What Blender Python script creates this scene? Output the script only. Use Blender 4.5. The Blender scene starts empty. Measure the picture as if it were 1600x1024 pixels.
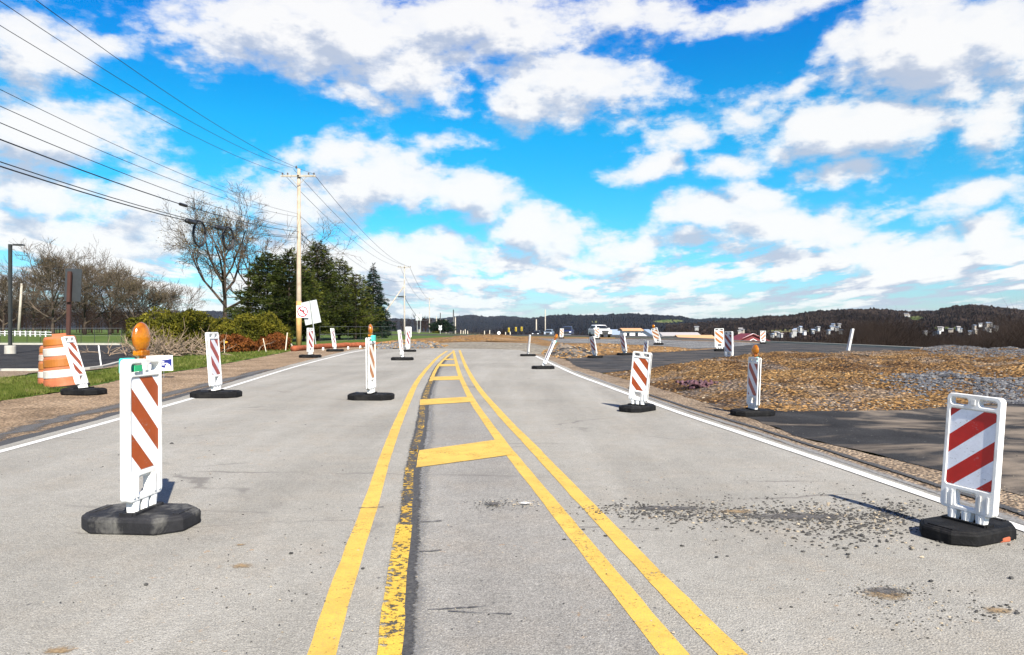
import bpy, bmesh, math, random
from mathutils import Vector, Matrix, noise
R = math.radians
random.seed(11)
scn = bpy.context.scene
C = scn.collection
EYE = 1.31; F = 1100.0; HY = 512.0

# ---------------------------------------------------------------- helpers
def G(px, py, z=0.0):
    """photo pixel (1600x1024) of a point lying on level ground z -> metres"""
    d = F*(EYE-z)/(py-HY)
    return Vector(((px-800)/F*d, d, z))
def AT(px, py, d):
    return Vector(((px-800)/F*d, d, EYE-(py-HY)/F*d))
def tag(o, label=None, cat=None, group=None, kind=None):
    if label: o['label'] = label
    if cat: o['category'] = cat
    if group: o['group'] = group
    if kind: o['kind'] = kind
    return o
def empty(name, loc=(0,0,0), rz=0):
    o = bpy.data.objects.new(name, None); C.objects.link(o)
    o.location = loc; o.rotation_euler = (0,0,rz); o.empty_display_size = .2
    return o
class MB:
    def __init__(s): s.v=[]; s.f=[]; s.m=[]; s.uv=None
    def add(s, vs, fs, mi=0):
        b=len(s.v); s.v.extend([tuple(p) for p in vs])
        for f in fs: s.f.append(tuple(b+i for i in f)); s.m.append(mi)
    def box(s, c, d, mi=0, M=None, taper=1.0):
        x,y,z=d[0]/2,d[1]/2,d[2]/2; vs=[]
        for k,(sx,sy,sz) in enumerate([(-1,-1,-1),(1,-1,-1),(1,1,-1),(-1,1,-1),(-1,-1,1),(1,-1,1),(1,1,1),(-1,1,1)]):
            t = taper if sz>0 else 1
            p=Vector((sx*x*t,sy*y*t,sz*z)); 
            if M: p=M@p
            vs.append(p+Vector(c))
        s.add(vs,[(0,3,2,1),(4,5,6,7),(0,1,5,4),(1,2,6,5),(2,3,7,6),(3,0,4,7)],mi)
    def tube(s, pts, rad, n=6, mi=0, cap=True):
        pts=[Vector(p) for p in pts]
        if not hasattr(rad,'__len__'): rad=[rad]*len(pts)
        b=len(s.v); L=len(pts); ref=None
        for i,p in enumerate(pts):
            d=(pts[min(i+1,L-1)]-pts[max(i-1,0)])
            if d.length<1e-9: d=Vector((0,0,1))
            d.normalize()
            if ref is None: ref=Vector((1,0,0)) if abs(d.x)<.8 else Vector((0,1,0))
            u=d.cross(ref).normalized(); w=u.cross(d); ref=w
            for k in range(n):
                a=2*math.pi*k/n
                s.v.append(tuple(p+u*(math.cos(a)*rad[i])+w*(math.sin(a)*rad[i])))
        for i in range(L-1):
            for k in range(n):
                k2=(k+1)%n
                s.f.append((b+i*n+k,b+i*n+k2,b+(i+1)*n+k2,b+(i+1)*n+k)); s.m.append(mi)
        if cap:
            s.f.append(tuple(b+k for k in range(n))[::-1]); s.m.append(mi)
            s.f.append(tuple(b+(L-1)*n+k for k in range(n))); s.m.append(mi)
    def lathe(s, prof, n=24, mi=0, c=(0,0,0), M=None):
        b=len(s.v)
        for (r,z) in prof:
            for k in range(n):
                a=2*math.pi*k/n; p=Vector((math.cos(a)*r,math.sin(a)*r,z))
                if M: p=M@p
                s.v.append(tuple(p+Vector(c)))
        for i in range(len(prof)-1):
            for k in range(n):
                k2=(k+1)%n
                s.f.append((b+i*n+k,b+i*n+k2,b+(i+1)*n+k2,b+(i+1)*n+k))
                s.m.append(mi[i] if isinstance(mi,list) else mi)
    def build(s, name, mat, parent=None, smooth=False, bevel=0, loc=None):
        me=bpy.data.meshes.new(name); me.from_pydata(s.v,[],s.f); 
        mats = mat if isinstance(mat,(list,tuple)) else [mat]
        for m_ in mats: me.materials.append(m_)
        if len(mats)>1: me.polygons.foreach_set('material_index', s.m)
        if smooth: me.polygons.foreach_set('use_smooth',[True]*len(me.polygons))
        me.update()
        o=bpy.data.objects.new(name,me); C.objects.link(o)
        if parent: o.parent=parent
        if loc is not None: o.location=loc
        if bevel:
            md=o.modifiers.new('bevel','BEVEL'); md.width=bevel; md.segments=2; md.limit_method='ANGLE'; md.angle_limit=R(40)
        return o
def recenter(o):
    """move a parentless mesh's origin to its base centre"""
    vs=o.data.vertices; n=len(vs)
    if not n: return o
    xs=[v.co.x for v in vs]; ys=[v.co.y for v in vs]; zs=[v.co.z for v in vs]
    c=Vector(((min(xs)+max(xs))/2,(min(ys)+max(ys))/2,min(zs)))
    o.data.transform(Matrix.Translation(-c)); o.location=c
    return o
def inpoly(x,y,poly):
    c=False; j=len(poly)-1
    for i in range(len(poly)):
        xi,yi=poly[i][0],poly[i][1]; xj,yj=poly[j][0],poly[j][1]
        if ((yi>y)!=(yj>y)) and (x<(xj-xi)*(y-yi)/(yj-yi)+xi): c=not c
        j=i
    return c
def edged(x,y,poly):
    m=1e9; n=len(poly)
    for i in range(n):
        ax,ay=poly[i][0],poly[i][1]; bx,by=poly[(i+1)%n][0],poly[(i+1)%n][1]
        dx,dy=bx-ax,by-ay; L=dx*dx+dy*dy+1e-9
        t=max(0,min(1,((x-ax)*dx+(y-ay)*dy)/L))
        m=min(m,math.hypot(x-ax-t*dx,y-ay-t*dy))
    return m
def cat(pts, n=6):
    pts=[Vector(p) for p in pts]; out=[]
    P=[pts[0]*2-pts[1]]+pts+[pts[-1]*2-pts[-2]]
    for i in range(1,len(P)-2):
        a,b,c,d=P[i-1:i+3]
        for k in range(n):
            t=k/n
            out.append(.5*((2*b)+(c-a)*t+(2*a-5*b+4*c-d)*t*t+(3*b-a-3*c+d)*t**3))
    out.append(pts[-1]); return out
def fbm(x,y,z=0,o=4):
    s=0;a=1;t=0
    for i in range(o):
        s+=a*noise.noise(Vector((x,y,z))); t+=a; a*=.5; x*=2.03;y*=2.03;z*=2.03
    return s/t
def interp(tab,x):
    if x<=tab[0][0]: return tab[0][1]
    for (a,b),(c,d) in zip(tab,tab[1:]):
        if x<=c: return b+(d-b)*(x-a)/(c-a)
    return tab[-1][1]

# ---------------------------------------------------------------- materials
class NT:
    def __init__(s, tree): s.t=tree; s.n=tree.nodes; s.l=tree.links
    def new(s, typ, ins=None, **kw):
        n=s.n.new(typ)
        for k,v in kw.items(): setattr(n,k,v)
        if ins:
            for k,v in ins.items(): s.set(n.inputs[k],v)
        return n
    def set(s, sock, v):
        if isinstance(v, bpy.types.NodeSocket): s.l.new(v,sock)
        else: sock.default_value=v
    def math(s, op, a, b=None, c=None, clamp=False):
        n=s.n.new('ShaderNodeMath'); n.operation=op; n.use_clamp=clamp
        s.set(n.inputs[0],a)
        if b is not None: s.set(n.inputs[1],b)
        if c is not None: s.set(n.inputs[2],c)
        return n.outputs[0]
    def vmath(s, op, a, b=None):
        n=s.n.new('ShaderNodeVectorMath'); n.operation=op
        s.set(n.inputs[0],a)
        if b is not None: s.set(n.inputs[1],b)
        return n.outputs['Value'] if op in('LENGTH','DISTANCE','DOT_PRODUCT') else n.outputs[0]
    def noise(s, vec, scale, detail=4, rough=.55, dist=0):
        n=s.new('ShaderNodeTexNoise',{'Scale':scale,'Detail':detail,'Roughness':rough,'Distortion':dist})
        if vec is not None: s.l.new(vec,n.inputs['Vector'])
        return n.outputs[0]
    def voro(s, vec, scale, out='Distance', feature='F1'):
        n=s.new('ShaderNodeTexVoronoi',{'Scale':scale},feature=feature)
        s.l.new(vec,n.inputs['Vector']); return n.outputs[out]
    def ramp(s, fac, stops, interp='LINEAR'):
        n=s.n.new('ShaderNodeValToRGB'); cr=n.color_ramp; cr.interpolation=interp
        while len(cr.elements)<len(stops): cr.elements.new(.5)
        for e,(p,c) in zip(cr.elements,stops):
            e.position=p; e.color=(c[0],c[1],c[2],1) if hasattr(c,'__len__') else (c,c,c,1)
        s.set(n.inputs[0],fac); return n.outputs[0]
    def mix(s, fac, a, b, mode='MIX'):
        n=s.n.new('ShaderNodeMix'); n.data_type='RGBA'; n.blend_type=mode
        s.set(n.inputs[0],fac)
        for i,v in ((6,a),(7,b)):
            if isinstance(v,bpy.types.NodeSocket): s.l.new(v,n.inputs[i])
            else: n.inputs[i].default_value=(v[0],v[1],v[2],1)
        return n.outputs[2]
    def mapv(s, vec, scale=(1,1,1), loc=(0,0,0), rot=(0,0,0)):
        n=s.n.new('ShaderNodeMapping'); s.l.new(vec,n.inputs[0])
        n.inputs['Scale'].default_value=scale; n.inputs['Location'].default_value=loc; n.inputs['Rotation'].default_value=rot
        return n.outputs[0]
def newmat(name):
    m=bpy.data.materials.new(name); m.use_nodes=True; t=NT(m.node_tree)
    b=m.node_tree.nodes['Principled BSDF']
    geo=t.new('ShaderNodeNewGeometry'); tc=t.new('ShaderNodeTexCoord')
    return m,t,b,geo.outputs['Position'],tc.outputs['Object']
def bump(t,b,h,strength=.5,dist=.01):
    n=t.new('ShaderNodeBump',{'Strength':strength,'Distance':dist,'Height':h}); t.l.new(n.outputs[0],b.inputs['Normal'])
def simple(name,col,rough=.6,metal=0,var=.15,scale=8,spec=.5,dirt=None,world=False,bmp=0):
    m,t,b,pos,obj=newmat(name)
    v=pos if world else obj
    n=t.noise(v,scale,5,.6)
    c=t.ramp(n,[(.3,[x*(1-var) for x in col]),(.7,[min(1,x*(1+var)) for x in col])])
    if dirt:
        n2=t.noise(v,scale*.45,6,.7,.4)
        c=t.mix(t.ramp(n2,[(.5,0),(.72,dirt[1])]),c,dirt[0])
    t.set(b.inputs['Base Color'],c); b.inputs['Roughness'].default_value=rough
    b.inputs['Metallic'].default_value=metal; b.inputs['Specular IOR Level'].default_value=spec
    if bmp: bump(t,b,t.noise(v,scale*4,4,.6),bmp,.01)
    return m
def foliage(name, cols, scale=2.5, rough=.7, transl=True):
    m,t,b,pos,obj=newmat(name)
    n=t.noise(pos,scale,3,.6); n2=t.noise(pos,scale*9,2,.6)
    f=t.math('ADD',t.math('MULTIPLY',n,.6),t.math('MULTIPLY',n2,.4))
    cols=[tuple(x*.62 for x in cc) for cc in cols]
    k=len(cols)
    c=t.ramp(f,[(.34+.32*i/(k-1),cc) for i,cc in enumerate(cols)])
    t.set(b.inputs['Base Color'],c); b.inputs['Roughness'].default_value=rough
    b.inputs['Specular IOR Level'].default_value=.06
    return m
M={}
# old light asphalt
def road_mat(name, lo, mid, hi, brown=.07, dark=.0, patch=.2):
    m,t,b,pos,obj=newmat(name)
    v=pos
    big=t.noise(v,.35,4,.6)
    track=t.noise(t.mapv(v,(1.1,.09,1)),1.3,4,.55)
    mot=t.noise(v,7,5,.65)
    g1=t.noise(v,140,3,.7); g2=t.voro(v,95); g3=t.noise(v,38,4,.7)
    base=t.ramp(t.math('ADD',t.math('MULTIPLY',big,.5),t.math('MULTIPLY',track,.5)),[(.38,lo),(.5,mid),(.62,hi)])
    base=t.mix(t.math('MULTIPLY',t.ramp(t.noise(v,1.6,5,.7),[(.48,0),(.7,1)]),brown*2.5),base,(.27,.21,.14))
    base=t.mix(1,base,t.ramp(mot,[(.3,.90),(.7,1.08)]),'MULTIPLY')
    base=t.mix(1,base,t.ramp(g1,[(.3,.42),(.5,1),(.72,1.6)]),'MULTIPLY')
    base=t.mix(1,base,t.ramp(g3,[(.3,.78),(.7,1.2)]),'MULTIPLY')
    # pits and bright aggregate
    pit=t.math('MULTIPLY',t.ramp(g2,[(.10,1),(.22,0)]),t.ramp(t.noise(v,20,3,.6),[(.5,0),(.62,.8)]))
    base=t.mix(pit,base,[x*.35 for x in lo])
    spk=t.voro(t.mapv(v,(1,1,1),(3.3,7.1,0)),42)
    base=t.mix(t.math('MULTIPLY',t.ramp(spk,[(.08,1),(.14,0)]),.55),base,(.5,.48,.43))
    # small dark flecks and ochre stains
    fl=t.voro(t.mapv(v,(1,.6,1),(1.3,2.1,0)),5.5)
    base=t.mix(t.ramp(fl,[(.035,.8),(.06,0)]),base,(.09,.085,.08))
    oc=t.math('MULTIPLY',t.ramp(t.noise(v,11,4,.7),[(.62,0),(.72,1)]),t.ramp(t.noise(v,.9,2,.5),[(.5,0),(.62,.7)]))
    base=t.mix(oc,base,(.32,.17,.05))
    # hairline cracks running across the lane
    wv=t.mapv(v,(.22,1.0,1)); dn=t.new('ShaderNodeTexNoise',{'Scale':2.2,'Detail':4.0}); t.l.new(v,dn.inputs['Vector'])
    wv2=t.vmath('ADD',wv,t.vmath('MULTIPLY',dn.outputs['Color'],(.25,.25,0)))
    cr=t.voro(wv2,.62,'Distance','DISTANCE_TO_EDGE')
    cr=t.math('MULTIPLY',t.ramp(cr,[(.0035,1),(.009,0)]),t.ramp(t.noise(v,.6,3,.6),[(.5,0),(.6,.7)]))
    base=t.mix(cr,base,(.11,.10,.09))
    t.set(b.inputs['Base Color'],base); b.inputs['Roughness'].default_value=.85; b.inputs['Specular IOR Level'].default_value=.25
    h=t.math('ADD',g1,t.math('MULTIPLY',g2,1.0)); bump(t,b,h,.55,.006)
    return m
M['road']=road_mat('worn_asphalt',(.198,.187,.162),(.236,.224,.195),(.272,.259,.228))
M['median']=road_mat('median_asphalt',(.175,.165,.148),(.205,.195,.175),(.235,.224,.20),.06)
M['new_asphalt']=None
def newasph(name,dust=.5,base=.024):
    m,t,b,pos,obj=newmat(name); v=pos
    c=t.ramp(t.noise(v,1.2,5,.6),[(.35,(base*.75,base*.75,base*.8)),(.65,(base*1.5,base*1.5,base*1.55))])
    c=t.mix(1,c,t.ramp(t.noise(v,70,3,.7),[(.3,.45),(.5,1),(.72,2.3)]),'MULTIPLY')
    d=t.noise(t.mapv(v,(.5,.9,1)),.8,5,.65,.5)
    c=t.mix(t.ramp(d,[(.47,0),(.60,dust)]),c,(.19,.155,.12))
    spk=t.voro(v,9); c=t.mix(t.ramp(spk,[(.05,.8),(.09,0)]),c,(.25,.23,.2))
    t.set(b.inputs['Base Color'],c); b.inputs['Roughness'].default_value=1; b.inputs['Specular IOR Level'].default_value=.08
    bump(t,b,t.noise(v,60,3,.7),.8,.01); return m
M['new_asphalt']=newasph('fresh_dark_asphalt',.9,.022)
M['side_asphalt']=newasph('side_road_asphalt',.22,.03)
M['lot_asphalt']=newasph('parking_lot_asphalt',.05,.022)
def dirtmat(name, cols, stone=.5, scale=1.0, bm=1.0, grey=.0):
    cols=[tuple(x*.66 for x in cc) for cc in cols]
    m,t,b,pos,obj=newmat(name); v=pos
    a=t.noise(v,.55*scale,5,.65,.3); c0=t.noise(v,14*scale,5,.75)
    f=t.math('ADD',t.math('MULTIPLY',a,.45),t.math('MULTIPLY',c0,.55))
    c=t.ramp(f,[(.36+.28*i/(len(cols)-1),cc) for i,cc in enumerate(cols)])
    if grey:
        gm=t.ramp(t.noise(t.mapv(v,(1,1,1),(5,9,0)),.35,5,.7,.4),[(.52,0),(.60,grey)])
        gg=t.ramp(t.noise(v,22*scale,3,.8),[(.34,(.06,.06,.065)),(.5,(.14,.14,.14)),(.66,(.38,.375,.36))])
        c=t.mix(gm,c,gg)
    vc=t.new('ShaderNodeTexVoronoi',{'Scale':17*scale}); t.l.new(v,vc.inputs['Vector'])
    sc=t.ramp(vc.outputs['Color'],[(.1,.3),(.5,1.0),(.95,2.0)])
    c=t.mix(stone,c,t.mix(1,c,sc,'MULTIPLY'))
    vd=t.voro(v,17*scale)
    c=t.mix(t.ramp(vd,[(.35,0),(.75,.55)]),c,[x*.3 for x in cols[0]])  # gaps between stones darkened: crevice shade painted into the colour
    t.set(b.inputs['Base Color'],c); b.inputs['Roughness'].default_value=.95; b.inputs['Specular IOR Level'].default_value=.15
    h=t.math('SUBTRACT',t.math('MULTIPLY',t.noise(v,9*scale,5,.7),1.2),vd); bump(t,b,h,bm,.05)
    return m
M['dirt']=dirtmat('ochre_dirt',[(.022,.012,.007),(.17,.088,.033),(.41,.235,.085),(.60,.40,.19)],.9,.9,1.5,.45)
M['far_dirt']=dirtmat('far_orange_dirt',[(.12,.065,.028),(.34,.19,.07),(.50,.30,.12)],.6,.4,1,.35)
M['pale_dirt']=dirtmat('pale_torn_ground',[(.2,.17,.13),(.34,.30,.23),(.48,.43,.34)],.5,.4,1,.3)
M['gravel']=dirtmat('grey_gravel',[(.06,.06,.065),(.20,.20,.20),(.36,.355,.34),(.55,.54,.52)],.8,1.0)
M['shoulder']=dirtmat('tan_shoulder_grit',[(.15,.11,.075),(.34,.25,.17),(.46,.345,.235),(.58,.46,.33)],.45,1.8,.7,.0)
M['clay']=dirtmat('left_shoulder_dirt',[(.12,.085,.055),(.36,.25,.155),(.52,.37,.235),(.62,.47,.32)],.35,1.4,.7,.0)
M['grass']=foliage('grass_ground',[(.035,.06,.012),(.075,.13,.02),(.12,.18,.03),(.2,.17,.07)],1.2,.9)
M['field']=foliage('far_grass',[(.05,.09,.02),(.10,.15,.03),(.15,.19,.05)],.3,.9)
M['valley']=foliage('valley_floor',[(.03,.025,.02),(.06,.05,.03),(.09,.07,.04)],.05,.95)
def worn_paint(name,col,hole,wear,scale=60,back=None,edge=.0):
    m,t,b,pos,obj=newmat(name)
    n=t.noise(pos,scale,4,.75); n2=t.noise(pos,3.5,3,.6)
    f=t.math('ADD',t.math('MULTIPLY',n,.7),t.math('MULTIPLY',n2,.3))
    a=t.ramp(f,[(wear-.03,0),(wear+.03,1)])
    c=t.mix(t.ramp(t.noise(pos,2.3,6,.75,.3),[(.46,0),(.72,.55)]),t.ramp(t.noise(pos,7,5,.7),[(.35,[x*.84 for x in col]),(.65,col)]),[x*.55 for x in col])
    c=t.mix(t.ramp(t.noise(pos,120,2,.7),[(.34,.45),(.5,0)]),c,hole)
    t.set(b.inputs['Base Color'],c); t.set(b.inputs['Alpha'],a); b.inputs['Roughness'].default_value=.7
    bump(t,b,t.noise(pos,130,3,.7),.5,.004)
    return m
M['yellow']=worn_paint('yellow_road_paint',(.56,.355,.055),(.20,.15,.08),.40,46)
M['yellow_worn']=worn_paint('cracked_yellow_paint',(.58,.37,.04),(.16,.1,.03),.465,26)
M['yellow_chip']=worn_paint('chipped_yellow_paint',(.55,.33,.03),(.12,.08,.03),.54,22)
M['white_line']=worn_paint('white_edge_paint',(.68,.67,.63),(.3,.28,.25),.37)
def alpha_patch(name,c1,c2,lo,hi,scale):
    m,t,b,pos,obj=newmat(name)
    n=t.noise(pos,scale,5,.75)
    tc=t.new('ShaderNodeAttribute',attribute_name='fade').outputs['Fac']
    a=t.ramp(t.math('ADD',t.math('MULTIPLY',n,.6),t.math('MULTIPLY',tc,.55)),[(lo,0),(hi,1)])
    t.set(b.inputs['Base Color'],t.ramp(t.noise(pos,60,3,.7),[(.35,c1),(.65,c2)])); t.set(b.inputs['Alpha'],a)
    b.inputs['Roughness'].default_value=.9; return m
M['tar']=alpha_patch('tar_seam',(.018,.018,.02),(.06,.058,.055),.45,.57,24)
M['seamdust']=alpha_patch('grey_seam_edge',(.12,.118,.112),(.2,.195,.185),.52,.80,30)
M['ochre_stain']=alpha_patch('ochre_dirt_stain',(.17,.11,.05),(.28,.20,.11),.60,.82,40)
M['grit_stain']=alpha_patch('dark_grit',(.03,.03,.03),(.11,.10,.09),.62,.78,45)
M['pale_stain']=alpha_patch('pale_grit',(.5,.48,.44),(.68,.66,.62),.62,.78,45)
M['white_plastic']=simple('white_plastic',(.70,.70,.68),.45,0,.04,5,dirt=((.30,.27,.22),.8))
M['rubber']=simple('black_rubber',(.016,.016,.018),.75,0,.5,7,.2,((.15,.145,.13),.9),bmp=.4)
M['rubber_dark']=simple('dark_rubber',(.006,.006,.0065),.75,0,.4,9,.15,((.03,.028,.025),.6),bmp=.5)
M['amber']=None
m,t,b,pos,obj=newmat('amber_lens'); 
c=t.ramp(t.noise(obj,14,3,.6),[(.35,(.38,.10,.001)),(.65,(.60,.22,.003))]); t.set(b.inputs['Base Color'],c)
b.inputs['Roughness'].default_value=.18; b.inputs['Coat Weight'].default_value=.25; b.inputs['Coat Roughness'].default_value=.08
b.inputs['Transmission Weight'].default_value=.4; bump(t,b,t.voro(obj,70),.35,.004); M['amber']=m
M['teal']=simple('turquoise_plastic',(.05,.45,.36),.4,0,.1)
M['green_label']=simple('green_label',(.02,.30,.12),.5)
def stripes(name,colr,slope=1,period=.30,phase=0.0,bg=(.78,.78,.80)):
    m,t,b,pos,obj=newmat(name)
    sep=t.new('ShaderNodeSeparateXYZ'); t.l.new(obj,sep.inputs[0])
    q=t.math('ADD',sep.outputs['Z'],t.math('MULTIPLY',sep.outputs['X'],-slope))
    fr=t.math('FRACT',t.math('DIVIDE',t.math('ADD',q,phase),period))
    s=t.ramp(fr,[(0,0),(.495,0),(.505,1),(1,1)])
    n=t.ramp(t.noise(obj,9,5,.7),[(.35,.86),(.65,1.06)])
    c=t.mix(s,bg,colr); c=t.mix(1,c,n,'MULTIPLY')
    sc=t.math('MULTIPLY',t.ramp(t.noise(t.mapv(obj,(1,1,2.2)),34,3,.8),[(.60,0),(.65,1)]),t.ramp(t.noise(obj,6,2,.5),[(.52,0),(.6,.8)]))
    c=t.mix(sc,c,(.25,.24,.24))
    t.set(b.inputs['Base Color'],c); b.inputs['Roughness'].default_value=.38; return m
M['sheet_down']=stripes('orange_striped_sheeting',(.30,.052,.006),-.85,.265,.0935,(.80,.80,.80))
M['sheet_up']=stripes('red_striped_sheeting',(.44,.007,.004),.79,.265,.2295,(.74,.76,.82))
M['sheet_far']=stripes('dull_striped_sheeting',(.30,.04,.03),-.9,.265,.02,(.66,.66,.70))
M['sheet_tan']=stripes('faded_orange_sheeting',(.42,.16,.05),-.9,.265,.05,(.72,.70,.64))
M['sheet_tan_up']=stripes('faded_rising_sheeting',(.42,.14,.05),1.1,.30,.05,(.72,.70,.64))
M['orange_plastic']=simple('orange_plastic',(.36,.105,.04),.7,0,.18,6,dirt=((.35,.2,.12),.5))
M['band_white']=simple('reflective_white_band',(.46,.42,.38),.5,0,.14,7,dirt=((.33,.22,.15),.9))
M['band_orange']=simple('reflective_orange_band',(.30,.10,.012),.45,0,.12,7,dirt=((.3,.14,.05),.5))
M['wood']=simple('weathered_pole_wood',(.34,.28,.21),.85,0,.2,3,.2,((.25,.18,.1),.6))
M['wood_orange']=simple('fresh_pole_wood',(.42,.25,.10),.8,0,.25,3,.2)
M['wood_grey']=simple('grey_pole_wood',(.33,.30,.25),.85,0,.2,3,.2)
M['stake']=simple('pale_stake_wood',(.6,.54,.42),.8)
M['dark_metal']=simple('dark_painted_metal',(.03,.032,.03),.5,.2)
M['steel']=simple('galvanised_steel',(.42,.43,.42),.45,.6)
M['brown_metal']=simple('rusty_brown_post',(.05,.018,.012),.7,.1)
M['sign_back']=simple('dull_sign_back',(.045,.05,.055),.5,.4)
M['alu_back']=simple('pale_sign_back',(.52,.54,.52),.45,.3)
M['sign_white']=simple('sign_white',(.8,.8,.8),.5,0,.03)
M['sign_red']=simple('sign_red',(.45,.01,.025),.5)
M['sign_black']=simple('sign_black',(.012,.012,.012),.5)
M['sign_blue']=simple('sign_dark_blue',(.012,.02,.16),.5)
M['cable']=simple('black_cable',(.012,.012,.013),.5)
M['wire']=simple('conductor_wire',(.03,.03,.033),.5,.3)
M['porcelain']=simple('insulator_porcelain',(.12,.10,.09),.3)
M['bark']=simple('grey_bark',(.055,.042,.032),.95,0,.35,3,.15,bmp=.5)
M['twig']=simple('bare_twigs',(.06,.045,.033),.95,0,.4,.6,.1,world=True)
M['twig_pale']=simple('budding_twigs',(.07,.055,.04),.95,0,.4,.6,.1,world=True)
M['bud']=foliage('tree_buds',[(.13,.10,.04),(.2,.16,.07),(.28,.22,.11)],1.5)
M['brush']=foliage('brown_brush',[(.014,.009,.007),(.034,.022,.016),(.065,.045,.03)],.12)
M['brush_dark']=foliage('dark_brown_woods',[(.008,.0055,.0045),(.02,.013,.010),(.04,.027,.02)],.10)
M['needles']=foliage('dark_conifer_needles',[(.005,.009,.003),(.022,.034,.007),(.07,.088,.016),(.15,.16,.03)],1.1)
M['needles_y']=foliage('yellow_green_conifer_needles',[(.008,.014,.004),(.035,.05,.009),(.11,.125,.02),(.20,.20,.04)],1.1)
M['spruce']=foliage('spruce_needles',[(.006,.014,.01),(.012,.03,.016),(.03,.06,.025)],1.1)
M['hedge']=foliage('yellow_green_yew',[(.008,.012,.003),(.05,.055,.007),(.17,.155,.016),(.32,.26,.04)],1.3)
M['rust_shrub']=foliage('rusty_dead_shrub',[(.04,.014,.006),(.17,.055,.015),(.34,.13,.035)],1.6)
M['deadwood']=simple('dry_branches',(.2,.145,.10),.9,0,.35,3)
M['blade']=foliage('grass_blades',[(.04,.06,.01),(.085,.12,.02),(.16,.185,.04),(.36,.30,.14)],1.4)
M['stone_dark']=simple('dark_stone',(.05,.048,.045),.9,0,.6,30,.2,world=True)
M['stone_pale']=simple('pale_stone',(.30,.25,.18),.9,0,.35,20,.2,world=True)
M['stone_ochre']=simple('ochre_clod',(.24,.135,.05),.95,0,.7,12,.15,world=True)
M['concrete']=simple('concrete',(.34,.32,.28),.85,0,.12,6)
M['clay_red']=simple('red_clay_sock',(.22,.065,.03),.95,0,.35,5,.15,bmp=.5)
M['vinyl_white']=simple('white_fence_vinyl',(.8,.8,.78),.6)
M['car_white']=simple('white_car_paint',(.78,.78,.77),.3,0,.02)
M['car_blue']=simple('dark_blue_car_paint',(.02,.03,.09),.25,.2,.1)
M['car_silver']=simple('silver_blue_car_paint',(.25,.31,.38),.3,.4,.05)
M['car_black']=simple('black_car_paint',(.015,.016,.02),.25,.1,.1)
M['glass']=simple('dark_window_glass',(.012,.015,.02),.45,0,.1,spec=.2)
M['tyre']=simple('tyre_rubber',(.02,.02,.02),.8)
M['chrome']=simple('chrome_trim',(.6,.6,.6),.2,.9)
M['lamp']=simple('headlamp_glass',(.7,.72,.75),.1)
M['house_white']=simple('white_siding',(.72,.71,.68),.7)
M['house_far']=simple('grey_siding',(.3,.3,.29),.7)
M['house_cream']=simple('cream_siding',(.38,.33,.27),.7)
M['roof_grey']=simple('grey_shingle_roof',(.17,.17,.18),.85)
M['roof_pale']=simple('pale_metal_roof',(.30,.28,.27),.6)
M['roof_tan']=simple('rust_tan_roof',(.45,.25,.12),.7)
M['roof_red']=simple('dark_red_metal_roof',(.14,.012,.012),.6)
M['roof_blue']=simple('blue_grey_roof',(.2,.25,.33),.6)
M['yellow_signal']=simple('yellow_signal_housing',(.7,.5,.03),.5)
M['green_flag']=simple('green_flag',(.03,.35,.13),.6)
M['flag_orange']=simple('orange_flag',(.8,.35,.03),.6)
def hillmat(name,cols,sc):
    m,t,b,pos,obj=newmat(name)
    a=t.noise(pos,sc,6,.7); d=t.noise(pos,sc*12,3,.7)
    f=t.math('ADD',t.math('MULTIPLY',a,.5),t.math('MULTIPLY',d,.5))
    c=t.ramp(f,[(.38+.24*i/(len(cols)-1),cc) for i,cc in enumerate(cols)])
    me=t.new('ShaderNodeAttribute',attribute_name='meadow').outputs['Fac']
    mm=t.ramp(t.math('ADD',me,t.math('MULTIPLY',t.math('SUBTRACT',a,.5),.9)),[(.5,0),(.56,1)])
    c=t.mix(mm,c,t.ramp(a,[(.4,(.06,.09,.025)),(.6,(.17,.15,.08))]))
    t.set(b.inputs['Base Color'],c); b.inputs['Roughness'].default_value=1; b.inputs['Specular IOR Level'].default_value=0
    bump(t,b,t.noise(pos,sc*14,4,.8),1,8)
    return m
M['hill_haze_blue']=hillmat('haze_blue_wooded_hill',[(.003,.005,.009),(.006,.008,.013),(.012,.012,.016)],.004)  # blue cast of distant haze partly painted into the base colour
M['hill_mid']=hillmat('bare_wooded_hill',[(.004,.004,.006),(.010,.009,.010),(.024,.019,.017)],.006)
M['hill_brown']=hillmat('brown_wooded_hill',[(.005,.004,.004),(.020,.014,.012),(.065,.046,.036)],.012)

# ---------------------------------------------------------------- camera, light, world
cam=bpy.data.cameras.new('camera'); co=bpy.data.objects.new('camera',cam); C.objects.link(co)
co.location=(0,0,EYE); co.rotation_euler=(R(90),0,0); cam.sensor_width=36; cam.lens=F/1600*36; cam.clip_end=20000; cam.clip_start=.05
scn.camera=co
SAZ=math.atan2(.37,-.93); SEL=R(41)
sd=Vector((math.sin(SAZ)*math.cos(SEL),math.cos(SAZ)*math.cos(SEL),math.sin(SEL)))
sun=bpy.data.lights.new('sun','SUN'); so=bpy.data.objects.new('sun',sun); C.objects.link(so)
sun.energy=5.0; sun.angle=R(.53); sun.color=(1,.94,.84)
so.rotation_euler=(-sd).to_track_quat('-Z','Y').to_euler(); so.location=(10,-10,30)
w=bpy.data.worlds.new('World'); scn.world=w; w.use_nodes=True
t=NT(w.node_tree); w.node_tree.nodes.clear()
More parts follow.
